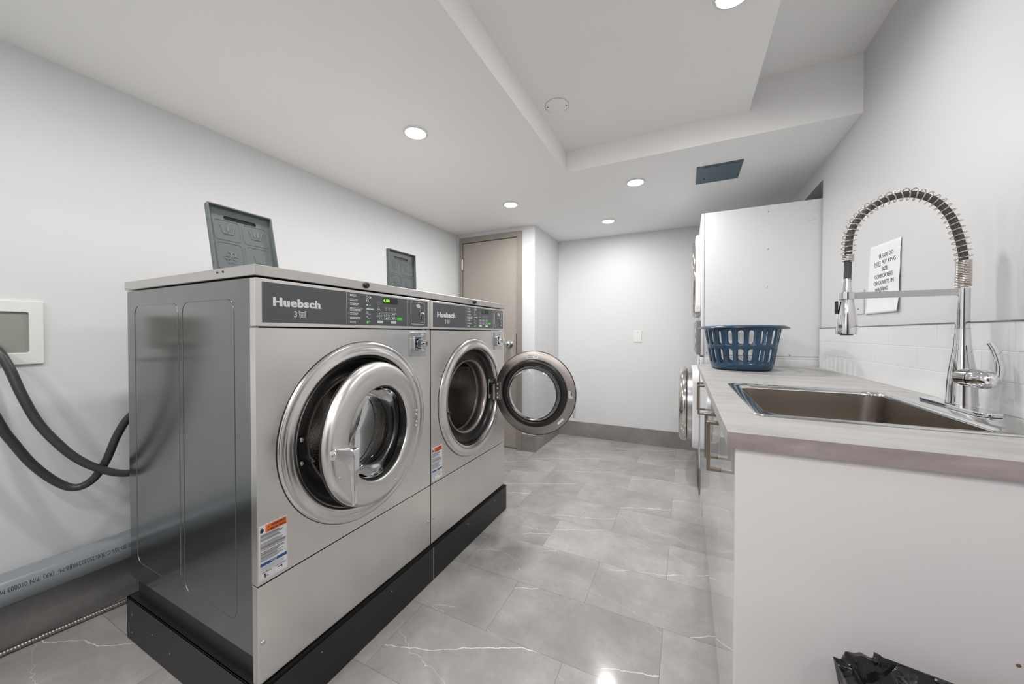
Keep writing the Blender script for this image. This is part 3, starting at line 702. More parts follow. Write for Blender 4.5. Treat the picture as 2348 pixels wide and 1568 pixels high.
# inner face furniture: hinge plate, latch, stickers; outer face screws
q = MB(); q.box((HX - .012, HY - .040, DZ - .052), (HX - .006, HY + .002, DZ + .052)); q.cyl((HX - .006, HY + .006, DZ - .055), (HX - .006, HY + .006, DZ + .040), .0115)
hp = q.build('hinge_plate', CHROMES, door, loc=HO, smooth=40, bevel=.001)
for z in (-.040, -.016, .016, .040): MB().lathe([(0, -.005), (.0055, -.004), (.0078, 0)], (HX - .012, HY - .020, DZ + z), X_, 14).build('hinge_screw', CHROME, door, loc=HO, smooth=60)
for z in (.028, .012, -.018, -.034): MB().lathe([(0, .006), (.005, .005), (.0065, 0)], DC + Vector((.0265, .226, z)), X_, 14).build('front_screw', CHROMES, door, loc=HO, smooth=60)
for (a, r_) in ((-158, .222), (-70, .21)): MB().lathe([(0, .004), (.0032, .003), (.004, 0)], DC + Vector((.028, r_ * cos(R(a)), r_ * sin(R(a)))), X_, 12).build('front_screw', CHROMES, door, loc=HO, smooth=60)
q = MB(); c0 = DC + Vector((-.008, -.213, -.004)); q.cyl(c0, c0 + Vector((-.020, 0, 0)), .009, n=18); q.box(c0 + Vector((-.016, -.006, .006)), c0 + Vector((-.010, .008, .030)))
q.prism([(-.016, -.014), (.006, -.016), (.010, .0), (.006, .016), (-.010, .018)], c0 + Vector((-.002, 0, 0)), Y_, Z_, .002); q.build('latch_bolt', CHROME, door, loc=HO, smooth=40)
q = MB(); q.box(DC + Vector((-.0098, -.030, .200)), DC + Vector((-.009, .040, .224))) if False else None
# stickers on the inner face: local 'right' of the label is -Y when the door is seen from inside
ls = MB().box(DC + Vector((-.0092, -.026, .197)), DC + Vector((-.0082, .044, .2235))).build('data_label', WHITEL, door, loc=HO)
q = MB(); o = DC + Vector((-.0098, .040, .2025))
for k in range(5):
    if k < 2: q.quad(o + Vector((0, -.0, .015 - k * .004)), o + Vector((0, -.030, .015 - k * .004)), o + Vector((0, -.030, .0165 - k * .004)), o + Vector((0, 0, .0165 - k * .004)))
for k in range(16): y = -k * .002; q.quad(o + Vector((0, y, 0)), o + Vector((0, y - .0012, 0)), o + Vector((0, y - .0012, .005)), o + Vector((0, y, .005)))
q.text('81606', o + Vector((0, -.042, .004)), -Y_, Z_, .005) if False else q.quad(*[o + Vector((0, y, z)) for y, z in ((-.042, .006), (-.058, .006), (-.058, .010), (-.042, .010))])
q.build('label_printing', GREY_INK, door, loc=HO)
a = R(-38 + 180); q = MB(); cc = DC + Vector((-.0086, .222 * cos(a + R(84)) if 0 else -.155, -.155)); ux = Vector((0, .7071, -.7071)); uy = Vector((0, .7071, .7071))
q.prism([(-.024, -.006), (.020, -.006), (.020, .006), (-.024, .006)], cc, ux, uy, -.001); q.build('small_label', WHITEL, door, loc=HO)
# handle: horizontal stem and hanging lever
hz = DZ - .008; hy = HY - 2 * DR + .022; hx = HX + .030
q = MB(); q.lathe([(.022, 0), (.019, .004), (.012, .008), (.0105, .045)], (hx - .004, hy, hz), X_, 20)
P = [(0, .016), (.006, .020), (.052, .024), (.064, .020), (.066, .0), (.060, -.14), (.054, -.146), (.050, -.140), (.047, -.045), (.040, -.026), (.022, -.016), (.004, -.014)]
o = Vector((hx + .008, hy, hz))
def wid(zv): return .0125 if zv > -.03 else .0125 - .005 * (-zv - .03) / .11
vs = []; 
for sgn in (-1, 1): vs += [o + Vector((a, sgn * wid(b_), b_)) for a, b_ in P]
n_ = len(P); q.add(vs, [tuple(range(n_)), tuple(range(n_, 2 * n_))[::-1]] + [(i, i + n_, (i + 1) % n_ + n_, (i + 1) % n_) for i in range(n_)])
q.build('door_handle', CHROME, door, loc=HO, smooth=35, bevel=.004, seg=3)

# second machine: copies of everything
wm2 = copy_tree(wm); wm2.location.y += .742
wm2['label'] = 'farther stainless steel coin washing machine with its round door swung wide open'
dim = mat('dim green digits', (.03, .09, .03), .3, e=(.1, .5, .08), es=.25)
for ch in wm2.children_recursive:
    if ch.name.startswith('display_digits'): ch.material_slots[0].link = 'OBJECT'; ch.material_slots[0].material = dim
for o in (wm, wm2):
    for ch in o.children:
        nm = ch.name.split('.')[0]
        if nm == 'door': ch.rotation_euler.z = R(9.5) if o is wm else R(95)
        if nm == 'door' and o is wm2: ch.location.x -= .013
        if nm == 'dispenser_lid': ch.rotation_euler.y = R(-13) if o is wm else R(-1.5)

# ================================================================ CABINETS, WORKTOP, SINK
CZ = .925
t = thing('countertop', 'pale grey laminate worktop along the right wall, warm shade painted on its end edge', 'countertop', (.41, 1.8, .893))
cx0, cx1, cy0, cy1 = .082, .735, .870, 2.765
sx0, sx1, sy0, sy1 = .170, .690, 1.085, 1.690
c = MB()
for a, b_ in (((cx0, cy0), (cx1, sy0)), ((cx0, sy1), (cx1, cy1)), ((cx0, sy0), (sx0, sy1)), ((sx1, sy0), (cx1, sy1))):
    c.box((a[0], a[1], CZ - .0315), (b_[0], b_[1], CZ))
c.build('worktop', CTOP, t)
e_ = MB().box((cx0 - .001, cy0 - .0015, CZ - .032), (cx1, cy0, CZ - .0003)); e_.build('end_edge', CEDGE_SHADE, t, label='edge strip with warm shade put into its colour')
def cabinet(y0, y1, ysplit, label, endpanel):
    t = thing('base_cabinet', label, 'cabinet', (.42, (y0 + y1) / 2, 0), 'white base cabinets under the worktop')
    b = MB(); b.box((.120, y0 + .019, .10), (.735, y0 + .034, .892)).box((.120, y1 - .016, .10), (.735, y1, .892)).box((.120, y0 + .034, .10), (.735, y1 - .016, .115)).box((.72, y0 + .034, .115), (.735, y1 - .016, .892)).box((.15, y0 + .02, .0), (.166, y1, .10)); b.build('carcass', MELAM, t)
    if endpanel: MB().box((.098, y0, .0), (.735, y0 + .018, .8925)).build('end_panel', MELAM, t, bevel=.001)
    for k, (a, c_) in enumerate(((y0 + (.0185 if endpanel else .0015), ysplit - .0012), (ysplit + .0012, y1 - .0015))):
        dd = MB().box((.098, a, .105), (.118, c_, .889)).build('door', GLOSSW, t, bevel=.0012)
        hy_ = c_ - .060 if k == 0 else a + .060
        h = MB(); h.box((.060, hy_ - .007, .722), (.070, hy_ + .007, .870))
        for z in (.722, .860): h.box((.066, hy_ - .006, z), (.098, hy_ + .006, z + .010))
        h.build('handle', NICKEL, dd, bevel=.0015)
    return t
cabinet(.880, 1.690, 1.276, 'high gloss white base cabinet under the sink with a flat white end panel', True)
cabinet(1.690, 2.500, 2.10, 'high gloss white base cabinet under the basket, farther from the viewer', False)
MB_f = MB().box((.098, 2.502, 0), (.735, 2.765, .892)).build('filler_cabinet', GLOSSW, bevel=.001)
tag(MB_f, 'narrow white filler unit between the base cabinets and the stacked washer', 'cabinet')
tag(MB().lathe([(0, .0004), (.0025, .0006), (.0034, 0)], (.494, .880, .588), (0, -1, 0), 10).build('rust_spot', RUST), 'tiny brown rust spot on the white end panel near its right edge', 'stain')

# sink
t = thing('kitchen_sink', 'rectangular stainless drop-in sink set into the worktop', 'sink', (.43, 1.39, CZ))
ox0, oy0, ox1, oy1 = .157, 1.068, .712, 1.710
bx0, by0, bx1, by1 = .192, 1.100, .605, 1.668
def loop(a, b_, c_, d_, r, z, n=8): return [(x, y, z) for x, y in rrect(a, b_, c_, d_, r, n)]
L = [loop(ox0, oy0, ox1, oy1, .022, CZ + .0005), loop(ox0 + .002, oy0 + .002, ox1 - .002, oy1 - .002, .021, CZ + .0030), loop(ox0 + .008, oy0 + .008, ox1 - .008, oy1 - .008, .018, CZ + .0040),
     loop(ox0 + .016, oy0 + .016, ox1 - .016, oy1 - .016, .016, CZ + .0025), loop(bx0 - .006, by0 - .006, bx1 + .006, by1 + .006, .056, CZ + .0025), loop(bx0, by0, bx1, by1, .052, CZ - .0005),
     loop(bx0 + .002, by0 + .002, bx1 - .002, by1 - .002, .050, CZ - .008)]
m = MB(); nn = len(L[0])
vs = [p for l in L for p in l]; fs = [(i * nn + k, i * nn + (k + 1) % nn, (i + 1) * nn + (k + 1) % nn, (i + 1) * nn + k) for i in range(len(L) - 1) for k in range(nn)]
m.add(vs, fs).build('rim', mat('bright sink rim', (.66, .66, .65), .13, 1.), t, smooth=60)
L = [L[-1], loop(bx0 + .006, by0 + .006, bx1 - .006, by1 - .006, .050, CZ - .10), loop(bx0 + .012, by0 + .012, bx1 - .012, by1 - .012, .050, CZ - .17), loop(bx0 + .022, by0 + .022, bx1 - .022, by1 - .022, .046, CZ - .188), loop(bx0 + .04, by0 + .04, bx1 - .04, by1 - .04, .03, CZ - .193),
     [(.40 + .045 * cos(2 * pi * (k + 3.5) / nn), 1.384 + .045 * sin(2 * pi * (k + 3.5) / nn), CZ - .197) for k in range(nn)]]
m = MB(); vs = [p for l in L for p in l]; fs = [(i * nn + k, i * nn + (k + 1) % nn, (i + 1) * nn + (k + 1) % nn, (i + 1) * nn + k) for i in range(len(L) - 1) for k in range(nn)]
m.add(vs, fs).build('bowl', SINKM, t, smooth=60)
MB().lathe([(0, -.006), (.030, -.006), (.034, .001), (.045, .002), (.047, -.001)], (.40, 1.384, CZ - .197), Z_, 32).build('drain', CHROMES, t, smooth=50)

# ================================================================ FAUCET
FY = 1.404; q_ = .955
def FZ(z): return EYE + (z - EYE) * q_
fx = .678; fb = CZ + .0030
t = thing('spring_faucet', 'tall chrome pull-down faucet with a spring neck behind the sink', 'faucet', (fx, FY, fb))
pl = MB(); pl.prism([(a, b_) for a, b_ in rrect(-.024, -.135, .024, .135, .0239, 8)], (fx - .010, FY, fb), X_, Y_, .010); pl.build('base_plate', CHROME, t, bevel=.004, seg=3, smooth=30)
z0 = fb + .010
b = MB().lathe([(0, 0), (.0300, 0), (.0300, .004), (.0290, .010), (.0280, .05), (.0255, .085), (.0210, .125), (.0165, .160), (.0140, FZ(1.145) - z0)], (fx, FY, z0), Z_, 40); b.build('body', CHROME, t, smooth=60)
MB().cyl((fx, FY, FZ(1.1445)), (fx, FY, FZ(1.258)), .0134, n=32).build('riser_tube', CHROME, t, smooth=40)
MB().cyl((fx, FY, FZ(1.143)), (fx, FY, FZ(1.1465)), .0144, n=32).build('collar', CHROMES, t, smooth=40)
arch = [(.708, 1.262), (.708, 1.334), (.705, 1.368), (.697, 1.41), (.683, 1.46), (.659, 1.503), (.629, 1.530), (.596, 1.5425), (.562, 1.541), (.530, 1.529), (.503, 1.511), (.482, 1.487), (.467, 1.457), (.460, 1.425), (.458, 1.381), (.457, 1.319), (.456, 1.275)]
A = [(fx + (x - .708) * q_, FY, FZ(z)) for x, z in arch]
AP = bez(A, 14)
hh = MB().tube(AP, .0078, 12).build('spray_hose', HOSEG, t, smooth=60)
fl_ = MB()
for k in range(10):
    a = 2 * pi * k / 10; Q = []
    for p_i, p in enumerate(AP):
        d_ = (AP[min(p_i + 1, len(AP) - 1)] - AP[max(p_i - 1, 0)]).normalized(); u_ = Y_; w_ = d_.cross(u_).normalized(); Q.append(p + (u_ * cos(a) + w_ * sin(a)) * .0078)
    fl_.tube(Q, .0011, 4)
fl_.build('hose_ribs', HOSEG, hh, smooth=60)
# arc-length table
cl = [0]
for a, b_ in zip(AP, AP[1:]): cl.append(cl[-1] + (b_ - a).length)
def along(s):
    s = max(0, min(cl[-1], s)); i = 0
    while i < len(cl) - 2 and cl[i + 1] < s: i += 1
    f_ = (s - cl[i]) / max(1e-9, cl[i + 1] - cl[i]); return AP[i].lerp(AP[i + 1], f_), (AP[i + 1] - AP[i]).normalized()
def coil(s0, s1, turns, r, wire, name, parent):
    m = MB(); P = []; n = int(turns * 22)
    for i in range(n + 1):
        s = s0 + (s1 - s0) * i / n; p, d_ = along(s); w_ = d_.cross(Y_).normalized(); a = 2 * pi * turns * i / n; P.append(p + (Y_ * cos(a) + w_ * sin(a)) * r)
    m.tube(P, wire, 6); return m.build(name, mat(name + ' wire', (.66, .62, .59), .12, 1.), parent, smooth=60)
def s_at(x, z):  # arc length nearest to a point of the profile
    q = Vector((fx + (x - .708) * q_, FY, FZ(z))); return min(range(len(AP)), key=lambda i: (AP[i] - q).length)
sA = cl[s_at(.707, 1.336)]; sB = cl[s_at(.4585, 1.378)]; sC = cl[s_at(.4585, 1.355)]
coil(0.0, sA, 16, .0134, .0022, 'lower_coil', t)
coil(sA, sB, 30, .0160, .0016, 'spring', t)
coil(sB, sC, 4.5, .0125, .0021, 'upper_coil', t)
# arm and spray head
sx = A[-1][0]
ar = MB().box((sx + .012, FY - .0055, FZ(1.239)), (fx - .010, FY + .0055, FZ(1.258))); ar.build('arm', CHROMES, t, bevel=.001)
MB().ringprism([(.0205 * cos(a * pi / 16), .0205 * sin(a * pi / 16)) for a in range(32)], [(.0150 * cos(a * pi / 16), .0150 * sin(a * pi / 16)) for a in range(32)], (sx, FY, FZ(1.237)), X_, Y_, .021).build('holder_ring', CHROME, t, smooth=40, bevel=.001)
zb = FZ(1.128); sp = MB().lathe([(0, .006), (.016, .005), (.0175, 0), (.0245, .0), (.0255, .006), (.0245, .035), (.0205, .070), (.0155, .105), (.0112, .130), (.0088, .160), (.0082, .166), (0, .166)], (sx, FY, zb), Z_, 40)
sp = sp.build('spray_head', CHROME, t, smooth=60)
MB().lathe([(0, -.003), (.014, -.003), (.016, 0), (.016, .004)], (sx, FY, zb), Z_, 24).build('nozzle', BLACKP, sp, smooth=40)
MB().box((sx - .028, FY - .005, zb + .062), (sx - .0205, FY + .005, zb + .100)).build('spray_button', BLACKP, sp, bevel=.003)
# mixer valve towards the viewer and its lever
va_ = Vector((fx - .004, FY - .010, FZ(1.008))); vd = Vector((.30, -1, .0)).normalized()
v = MB().lathe([(0, 0), (.0235, 0), (.0245, .026), (.0245, .030)], va_, vd, 32); v.lathe([(.0225, .030), (.0225, .032)], va_, vd, 32); v.lathe([(.0245, .032), (.0255, .044), (.0245, .058), (.0200, .070), (.011, .077), (0, .079)], va_, vd, 32); vb_ = v.build('mixer_valve', CHROME, t, smooth=50)
lp = va_ + vd * .060
P = bez([lp + Vector((.002, 0, -.016)), lp + Vector((.013, -.004, -.002)), lp + Vector((.017, -.006, .024)), lp + Vector((.015, -.005, .050)), lp + Vector((.010, -.003, .075)), lp + Vector((.004, .000, .094))], 8)
lv = MB(); n_ = 12; vs = []
for i, p in enumerate(P):
    f_ = i / (len(P) - 1); d_ = (P[min(i + 1, len(P) - 1)] - P[max(i - 1, 0)]).normalized(); sdir = Vector((.75, .66, 0)); sdir = (sdir - d_ * sdir.dot(d_)).normalized(); o2 = d_.cross(sdir)
    rw, rt_ = .0110 + .0030 * f_, .0095 - .0030 * f_
    for k in range(n_): a = 2 * pi * k / n_; vs.append(p + sdir * cos(a) * rw + o2 * sin(a) * rt_)
fs = [(i * n_ + k, i * n_ + (k + 1) % n_, (i + 1) * n_ + (k + 1) % n_, (i + 1) * n_ + k) for i in range(len(P) - 1) for k in range(n_)] + [tuple(range(n_))[::-1], tuple(range((len(P) - 1) * n_, len(P) * n_))]
lv.add(vs, fs).build('lever', CHROME, t, smooth=60)

# ================================================================ LAUNDRY BASKET
BX, BY_ = .297, 2.485
t = thing('laundry_basket', 'navy blue plastic laundry basket with oblong slots on the far end of the worktop', 'basket', (BX, BY_, CZ))
HB = .245
BT = [0.]; _p = None
for _k in range(2881):
    _a = 2 * pi * _k / 2880; _q = (.17 * math.copysign(abs(cos(_a)) ** .8, cos(_a)), .21 * math.copysign(abs(sin(_a)) ** .8, sin(_a)))
    if _p: BT.append(BT[-1] + math.hypot(_q[0] - _p[0], _q[1] - _p[1]))
    _p = _q
def bsurf(u, f_, off=0.):
    """u: turn 0..1 by arc length, f_: height fraction"""
    u = u % 1.; q = u * BT[-1]; lo = 0; hi = len(BT) - 1
    while hi - lo > 1:
        md = (lo + hi) // 2
        if BT[md] <= q: lo = md
        else: hi = md
    a = 2 * pi * (lo + (q - BT[lo]) / max(1e-12, BT[hi] - BT[lo])) / (len(BT) - 1); z = f_ * HB
    k = f_ ** .9
    ax, ay = .148 + (.188 - .148) * k + off, .185 + (.232 - .185) * k + off
    if f_ < .06: s = .90 + .10 * sqrt(max(0, 1 - (1 - f_ / .06) ** 2)); ax *= s; ay *= s
    e_ = 2 / 2.5; c_, s_ = cos(a), sin(a)
    return Vector((BX + ax * math.copysign(abs(c_) ** e_, c_), BY_ + ay * math.copysign(abs(s_) ** e_, s_), CZ + .004 + z))
m = MB(); NCOL = 24
def cell(u0, u1, f0, f1, slot):
    if not slot:
        K = 8; vs = [bsurf(u0 + (u1 - u0) * i / K, f) for f in (f0, f1) for i in range(K + 1)]
        m.add(vs, [(i, i + 1, K + 2 + i, K + 1 + i) for i in range(K)]); return
    W_, H_ = (u1 - u0), (f1 - f0); n = 9; hw, hf = .29, .46
    inner = rrect(-hw, -hf, hw, hf, .001, n - 1); ratio = 4.1 * .27
    inner = []
    for cx_, cy_, a_ in ((0, 1, 0), (0, 1, 90), (0, -1, 180), (0, -1, 270)):
        for k in range(n): tt = R(a_ + 90 * k / (n - 1)); inner.append((hw * cos(tt), cy_ * (hf - .19) + .19 * sin(tt)))
    outer = []
    cor = [(.5, .5), (-.5, .5), (-.5, -.5), (.5, -.5)]
    for ci in range(4):
        cx_, cy_ = cor[ci]
        for k in range(n):
            f_ = k / (n - 1)
            if ci in (0, 2): # vertical side first, then horizontal
                p = (cx_, cy_ * f_ * 2) if f_ <= .5 else (cx_ * (1 - (f_ - .5) * 2), cy_)
            else: p = (cx_ * f_ * 2, cy_) if f_ <= .5 else (cx_, cy_ * (1 - (f_ - .5) * 2))
            outer.append(p)
    uc, fc = (u0 + u1) / 2, (f0 + f1) / 2
    vs = [bsurf(uc + a * W_, fc + b_ * H_) for a, b_ in outer] + [bsurf(uc + a * W_, fc + b_ * H_) for a, b_ in inner]
    n4 = len(outer); m.add(vs, [(i, (i + 1) % n4, n4 + (i + 1) % n4, n4 + i) for i in range(n4)])
for k in range(NCOL):
    u0, u1 = k / NCOL, (k + 1) / NCOL
    for f0, f1 in ((.0, .01), (.01, .03), (.03, .06), (.06, .12)): cell(u0, u1, f0, f1, False)
    cell(u0, u1, .12, .50, True); cell(u0, u1, .50, .545, False); cell(u0, u1, .545, .925, True); cell(u0, u1, .925, 1., False)
body = m.build('basket_body', BLUEP, t, smooth=50)
_bm = bmesh.new(); _bm.from_mesh(body.data); bmesh.ops.remove_doubles(_bm, verts=_bm.verts, dist=.0004); bmesh.ops.recalc_face_normals(_bm, faces=_bm.faces); _bm.to_mesh(body.data); _bm.free()
body.data.polygons.foreach_set('use_smooth', [True] * len(body.data.polygons))
_q = body.modifiers.new('solid', 'SOLIDIFY'); _q.thickness = .0036; _q.offset = 0
fl_ = MB(); P = [bsurf(k / 96, .002) for k in range(96)]; fl_.add(P, [tuple(range(96))]); fl_.build('basket_bottom', BLUEP, t, solid=.003)
rm = MB(); vs = []; K = 120
prof = [(-.002, -.004), (.002, -.001), (.010, .001), (.020, -.001), (.026, -.006), (.028, -.012), (.025, -.013), (.020, -.006), (.008, -.004), (.0, -.010)]
for k in range(K):
    u = k / K; p = bsurf(u, 1.); a = atan2((p.y - BY_) / .232, (p.x - BX) / .188); nrm = Vector((p.x - BX, (p.y - BY_) * .7, 0)).normalized()
    hd = max(0, cos(a)) ** 6 + max(0, -cos(a)) ** 6      # broader grips on the two ends
    for a_, b_ in prof: vs.append(p + nrm * (a_ * (1 + .45 * hd)) + Z_ * (b_ - .006 * hd * (1 if a_ > .015 else 0)))
L_ = len(prof); rm.add(vs, [(k * L_ + j, ((k + 1) % K) * L_ + j, ((k + 1) % K) * L_ + (j + 1) % L_, k * L_ + (j + 1) % L_) for k in range(K) for j in range(L_)]); rm.build('basket_rim', BLUEP, t, smooth=60)

# ================================================================ STACKED WASHER AND DRYER
DY0, DY1 = 2.782, 3.495; DXF = .121; DXB = .93
DCY = (DY0 + DY1) / 2
def porthole(t, zc, r, xb, depth, m_ring, m_glass, tilt=None):
    dd = MB()
    return dd
t = thing('front_load_washer', 'white front-loading washer under the stacked dryer, chrome porthole door bulging out', 'washer', (.5, DCY, 0))
b = MB().box((DXF, DY0, .03), (DXB, DY1, .968)); b.build('cabinet', ENAM, t, bevel=.004)
b = MB().box((.098, DY0 + .001, .20), (DXF, DY1 - .001, .968)); b.build('front_frame', ENAM, t, bevel=.006)
b = MB().box((.092, DY0 + .004, .015), (.121, DY1 - .004, .198)); kp = b.build('service_panel', GREYP, t, bevel=.004)
b = MB()
for k in range(14): z = .045 + k * .010; b.box((.0905, DY0 + .012, z), (.0925, DY0 + .16, z + .005))
b.build('vent_grille', BLACKP, kp)
for y in (DY0 + .04, DY1 - .04): 
    for x in (.14, .88): MB().cyl((x, y, 0), (x, y, .032), .018).build('foot', BLACKP, t)
pd = MB(); pd.prism(rrect(DY0 + .045, .300, DY1 - .045, .868, .09, 8), (.052, 0, 0), Y_, Z_, .044); dd = pd.build('door', ENAM, t, bevel=.008)
zc = .585; rr = .285
MB().lathe([(rr - .010, 0), (rr - .012, .034), (rr - .020, .036)], (.054, DCY, zc), -X_, 72).build('porthole_skirt', CHROMES, dd, smooth=60)
MB().lathe([(rr - .014, .038), (rr + .002, .040), (rr + .004, .050), (rr, .072), (rr - .010, .088), (rr - .024, .092), (rr - .040, .084), (rr - .060, .050), (rr - .080, .020)], (.054, DCY, zc), -X_, 72).build('porthole_ring', DRYRING, dd, smooth=60)
MB().lathe([(rr - .078, .012), (rr - .10, .030), (rr - .17, .046), (0, .052)], (.054, DCY, zc), -X_, 64).build('porthole_glass', GLASSD, dd, smooth=60)
MB().lathe([(0, .006), (.025, .006), (.03, 0)], (.098, DY0 + .10, .925), -X_, 24).build('dial', CHROMES, t, smooth=40)
t = thing('tumble_dryer', 'white tumble dryer stacked on the washer, seen from its flat side', 'dryer', (.5, DCY, .972))
b = MB().box((DXF + .0005, DY0, .986), (DXB, DY1, 1.952)); b.build('cabinet', ENAM, t, bevel=.003)
b = MB().box((DXF, DY0 + .001, .9685), (DXB - .01, DY1 - .001, .9855)); b.build('base_rail', ENAM, t)
b = MB().box((.100, DY0 + .0005, .980), (DXF - .001, DY1 - .0005, 1.952)); b.build('front_frame', ENAM, t, bevel=.004)
b = MB().box((.071, DY0 + .01, .985), (.1005, DY1 - .01, 1.225)); cp = b.build('control_panel', GREYP, t, bevel=.008)
for z in (1.03, 1.10): MB().box((.0675, DY0 + .05, z), (.0715, DY0 + .09, z + .035)).build('button', BLACKP, cp)
b = MB().box((.0685, DY0 + .04, 1.02), (.0715, DY1 - .35, 1.17)); b.build('display_plate', CHROMES, cp)
pd = MB(); pd.prism(rrect(DY0 + .030, 1.262, DY1 - .030, 1.828, .07, 8), (.067, 0, 0), Y_, Z_, .033); dd = pd.build('door', ENAM, t, bevel=.008)
zc = 1.545; rr = .285
MB().lathe([(rr, 0), (rr, .010), (rr - .008, .018), (rr - .030, .014), (rr - .06, -.002)], (.068, DCY, zc), -X_, 72).build('porthole_ring', DRYRING, dd, smooth=60)
MB().lathe([(rr - .058, .001), (rr - .10, .006), (0, .010)], (.068, DCY, zc), -X_, 64).build('porthole_glass', GLASSD, dd, smooth=60)
MB().box((.062, DY0 + .016, 1.262), (.098, DY0 + .05, 1.285)).build('door_latch', CHROMES, dd, bevel=.003)
for x, z in ((.477, 1.91), (.477, 1.671), (.474, 1.429)): MB().lathe([(0, .003), (.003, .0025), (.0048, 0)], (x, DY0, z), -Y_, 12).build('cabinet_screw', CHROMES, t, smooth=60)
for x, z in ((.593, .996), (.135, 1.000), (.349, .998)): MB().lathe([(0, .004), (.0045, .0035), (.006, 0)], (x, DY0, z), -Y_, 12).build('cabinet_screw', CHROMES, t, smooth=60)
for x in (.16, .357): MB().lathe([(0, .004), (.004, .0035), (.006, 0)], (x, DY0 + .012, 1.952), Z_, 12).build('cabinet_screw', CHROMES, t, smooth=60)
MB().tube([(.675, DY0 - .0002, 1.824), (.705, DY0 - .0002, 1.829), (.72, DY0 - .0002, 1.829)], .0006, 4).build('scratch', GREYP, t)

# ================================================================ NOTICE AND WALL PLATE
t = thing('paper_notice', 'creased white paper notice in capital letters taped to the right wall behind the faucet', 'notice', (XR - .002, 2.02, 1.36))
def sheet_bow(y, z):
    v = min(1, max(0, (z - 1.217) / .289)); ya = 2.137 + .036 * (1 - v); yb_ = 1.879 + .009 * (1 - v); u = min(1, max(0, (ya - y) / (ya - yb_)))
    return .004 * max(0, u - .8) / .2 * (.3 + .7 * (1 - v)) + .0015 * sin(u * 7 + v * 9) ** 2 * u + .004 * max(0, .15 - v) / .15
m = MB(); vs = []; NU, NV = 28, 32
for j in range(NV + 1):
    for i in range(NU + 1):
        u, v = i / NU, j / NV
        y = (2.137 + (2.173 - 2.137) * (1 - v)) * (1 - u) + (1.879 + (1.888 - 1.879) * (1 - v)) * u
        z = 1.217 + (1.500 - 1.217) * v + .012 * (1 - u) * v
        cur = .004 * max(0, u - .8) / .2 * (.3 + .7 * (1 - v)) + .0015 * sin(u * 7 + v * 9) ** 2 * u + .004 * max(0, .15 - v) / .15
        vs.append((XR - .0015 - cur, y, z))
m.add(vs, [(j * (NU + 1) + i, j * (NU + 1) + i + 1, (j + 1) * (NU + 1) + i + 1, (j + 1) * (NU + 1) + i) for j in range(NV) for i in range(NU)])
m.build('sheet', PAPER, t, smooth=60, solid=.0004)
tx = MB(); XT = XR - .0056
lines = [('PLEASE DO', 1.449, 1.995, .115), ('NOT PUT KING', 1.421, 2.005, .172), ('SIZE', 1.393, 2.005, .048), ('COMFORTERS', 1.365, 2.015, .150), ('OR DUVETS IN', 1.337, 2.015, .165), ('WASHING', 1.309, 2.03, .112), ('MACHINES', 1.27, 2.03, .13)]
for s, z, y, w_ in lines[:6]: tx.text(s, (XT, y, z), -Y_, Z_, .0165, w=w_, bold=.0, align='C')
tx.quad((XT, 2.039, 1.4165), (XT, 2.091, 1.4165), (XT, 2.091, 1.4185), (XT, 2.039, 1.4185))
for p in tx.v: p.x = XR - .0015 - sheet_bow(p.y, p.z) - .0009
tx.build('lettering', INK, t)
t = thing('half_hidden_wall_plate', 'white wall plate peeking out behind the lower left corner of the paper notice', 'wall plate', (XR, 2.225, 1.26))
MB().box((XR - .005, 2.19, 1.222), (XR, 2.262, 1.336)).build('plate', WALLR, t, bevel=.002)
MB().box((XR - .006, 2.235, 1.245), (XR - .005, 2.252, 1.248)).build('slot', BLACKP, t)

# ================================================================ BIN AND BAG
t = thing('waste_bin', 'dark waste bin hidden under its black bag beside the white end panel', 'bin', (.43, .66, 0))
b = MB(); bxa, bxb, bya, byb = .246, .615, .50, .795
def frus(z, k): cx_, cy_ = (bxa + bxb) / 2, (bya + byb) / 2; hx_, hy_ = (bxb - bxa) / 2 * k, (byb - bya) / 2 * k; return [(x, y, z) for x, y in rrect(cx_ - hx_, cy_ - hy_, cx_ + hx_, cy_ + hy_, .04 * k, 6)]
L = [frus(.003, .80), frus(.475, .94), frus(.475, .92), frus(.012, .78)]; nn = len(L[0]); vs = [p for l in L for p in l]
fs = [(i * nn + k, i * nn + (k + 1) % nn, (i + 1) * nn + (k + 1) % nn, (i + 1) * nn + k) for i in range(3) for k in range(nn)] + [tuple(range(nn))[::-1], tuple(range(3 * nn, 4 * nn))]
b.add(vs, fs).build('bin_body', BLACKP, t, smooth=40)
import mathutils
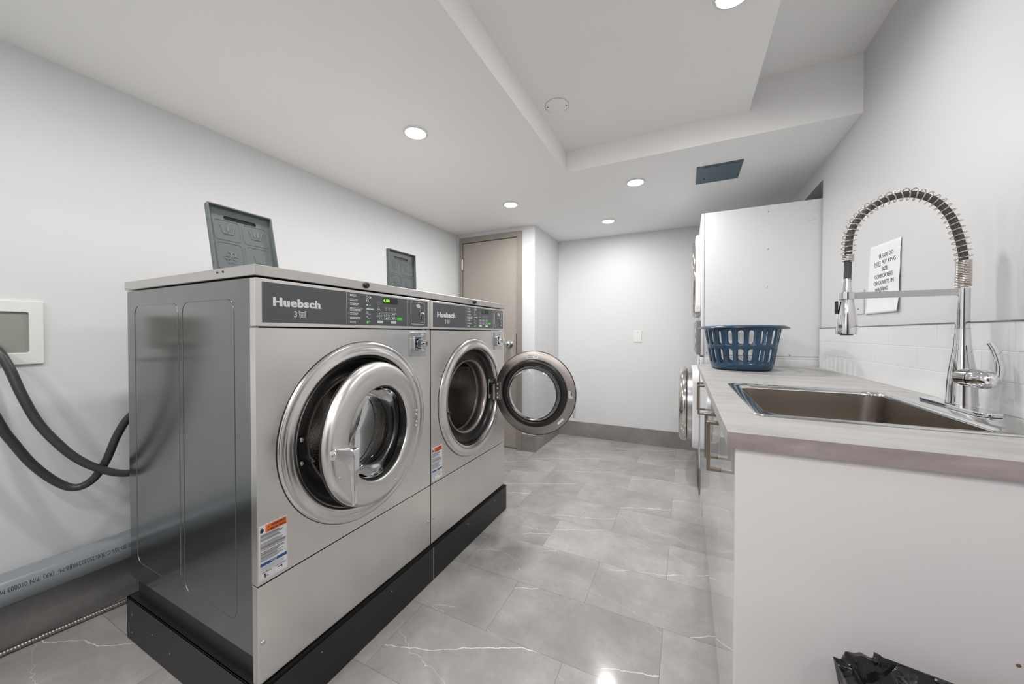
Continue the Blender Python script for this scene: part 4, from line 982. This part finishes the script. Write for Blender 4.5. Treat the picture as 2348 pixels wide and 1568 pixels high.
g = MB(); K = 150; rows = [(.990, .30, 1), (1.0, .40, 1.2), (1.03, .48, 1.4), (1.06, .535, 1.5), (1.05, .572, 1.1), (1.02, .592, .7), (.985, .594, .7), (.95, .583, .9), (.90, .565, 1.2), (.86, .555, 1.4), (.80, .545, 1.5), (.74, .538, 1.6), (.66, .530, 1.8), (.57, .525, 2), (.48, .520, 2), (.38, .516, 2), (.28, .515, 2), (.18, .513, 2), (.10, .512, 1.5), (.0, .51, 0)]
vs = []
cx_, cy_ = (bxa + bxb) / 2, (bya + byb) / 2
for ri, (k_, z, am) in enumerate(rows):
    base = rrect(-1, -1, 1, 1, .3, 36)
    for i in range(K):
        f_ = i / K * len(base); i0 = int(f_) % len(base); i1 = (i0 + 1) % len(base); fr_ = f_ - int(f_)
        px = base[i0][0] * (1 - fr_) + base[i1][0] * fr_; py = base[i0][1] * (1 - fr_) + base[i1][1] * fr_
        P_ = Vector((cx_ + px * (bxb - bxa) / 2 * k_, cy_ + py * (byb - bya) / 2 * k_, z - .018))
        an = atan2(py, px)
        n1 = mathutils.noise.noise(Vector((cos(an) * 3.2, sin(an) * 3.2, z * 5))) ; n2 = mathutils.noise.noise(Vector((P_.x * 34, P_.y * 34, z * 10 + 3))); n3 = mathutils.noise.noise(Vector((P_.x * 14, P_.y * 14, 7)))
        rid = abs(n2); nr = Vector((px, py, 0)).normalized() if k_ > 0 else Vector((0, 0, 0))
        P_ += nr * (n1 * .016 + (.3 - rid) * .034) * am * (1 if ri < 7 else .4)
        cor = max(0, 1 - ((px + .85) ** 2 + (py - .9) ** 2) * 2.2)
        P_.z += (.3 - rid) * .034 * am + n3 * .016 * am * (0 if ri < 4 else 1) + (.018 * cor if ri >= 3 else 0)
        vs.append(P_)
fs = [(i * K + k, i * K + (k + 1) % K, (i + 1) * K + (k + 1) % K, (i + 1) * K + k) for i in range(len(rows) - 1) for k in range(K)]
# a gathered knot of film at the far left corner of the rim
g.add(vs, fs)
bg = tag(g.build('garbage_bag', BAG, smooth=30), 'crumpled shiny black garbage bag lining the bin at the bottom right', 'garbage bag')
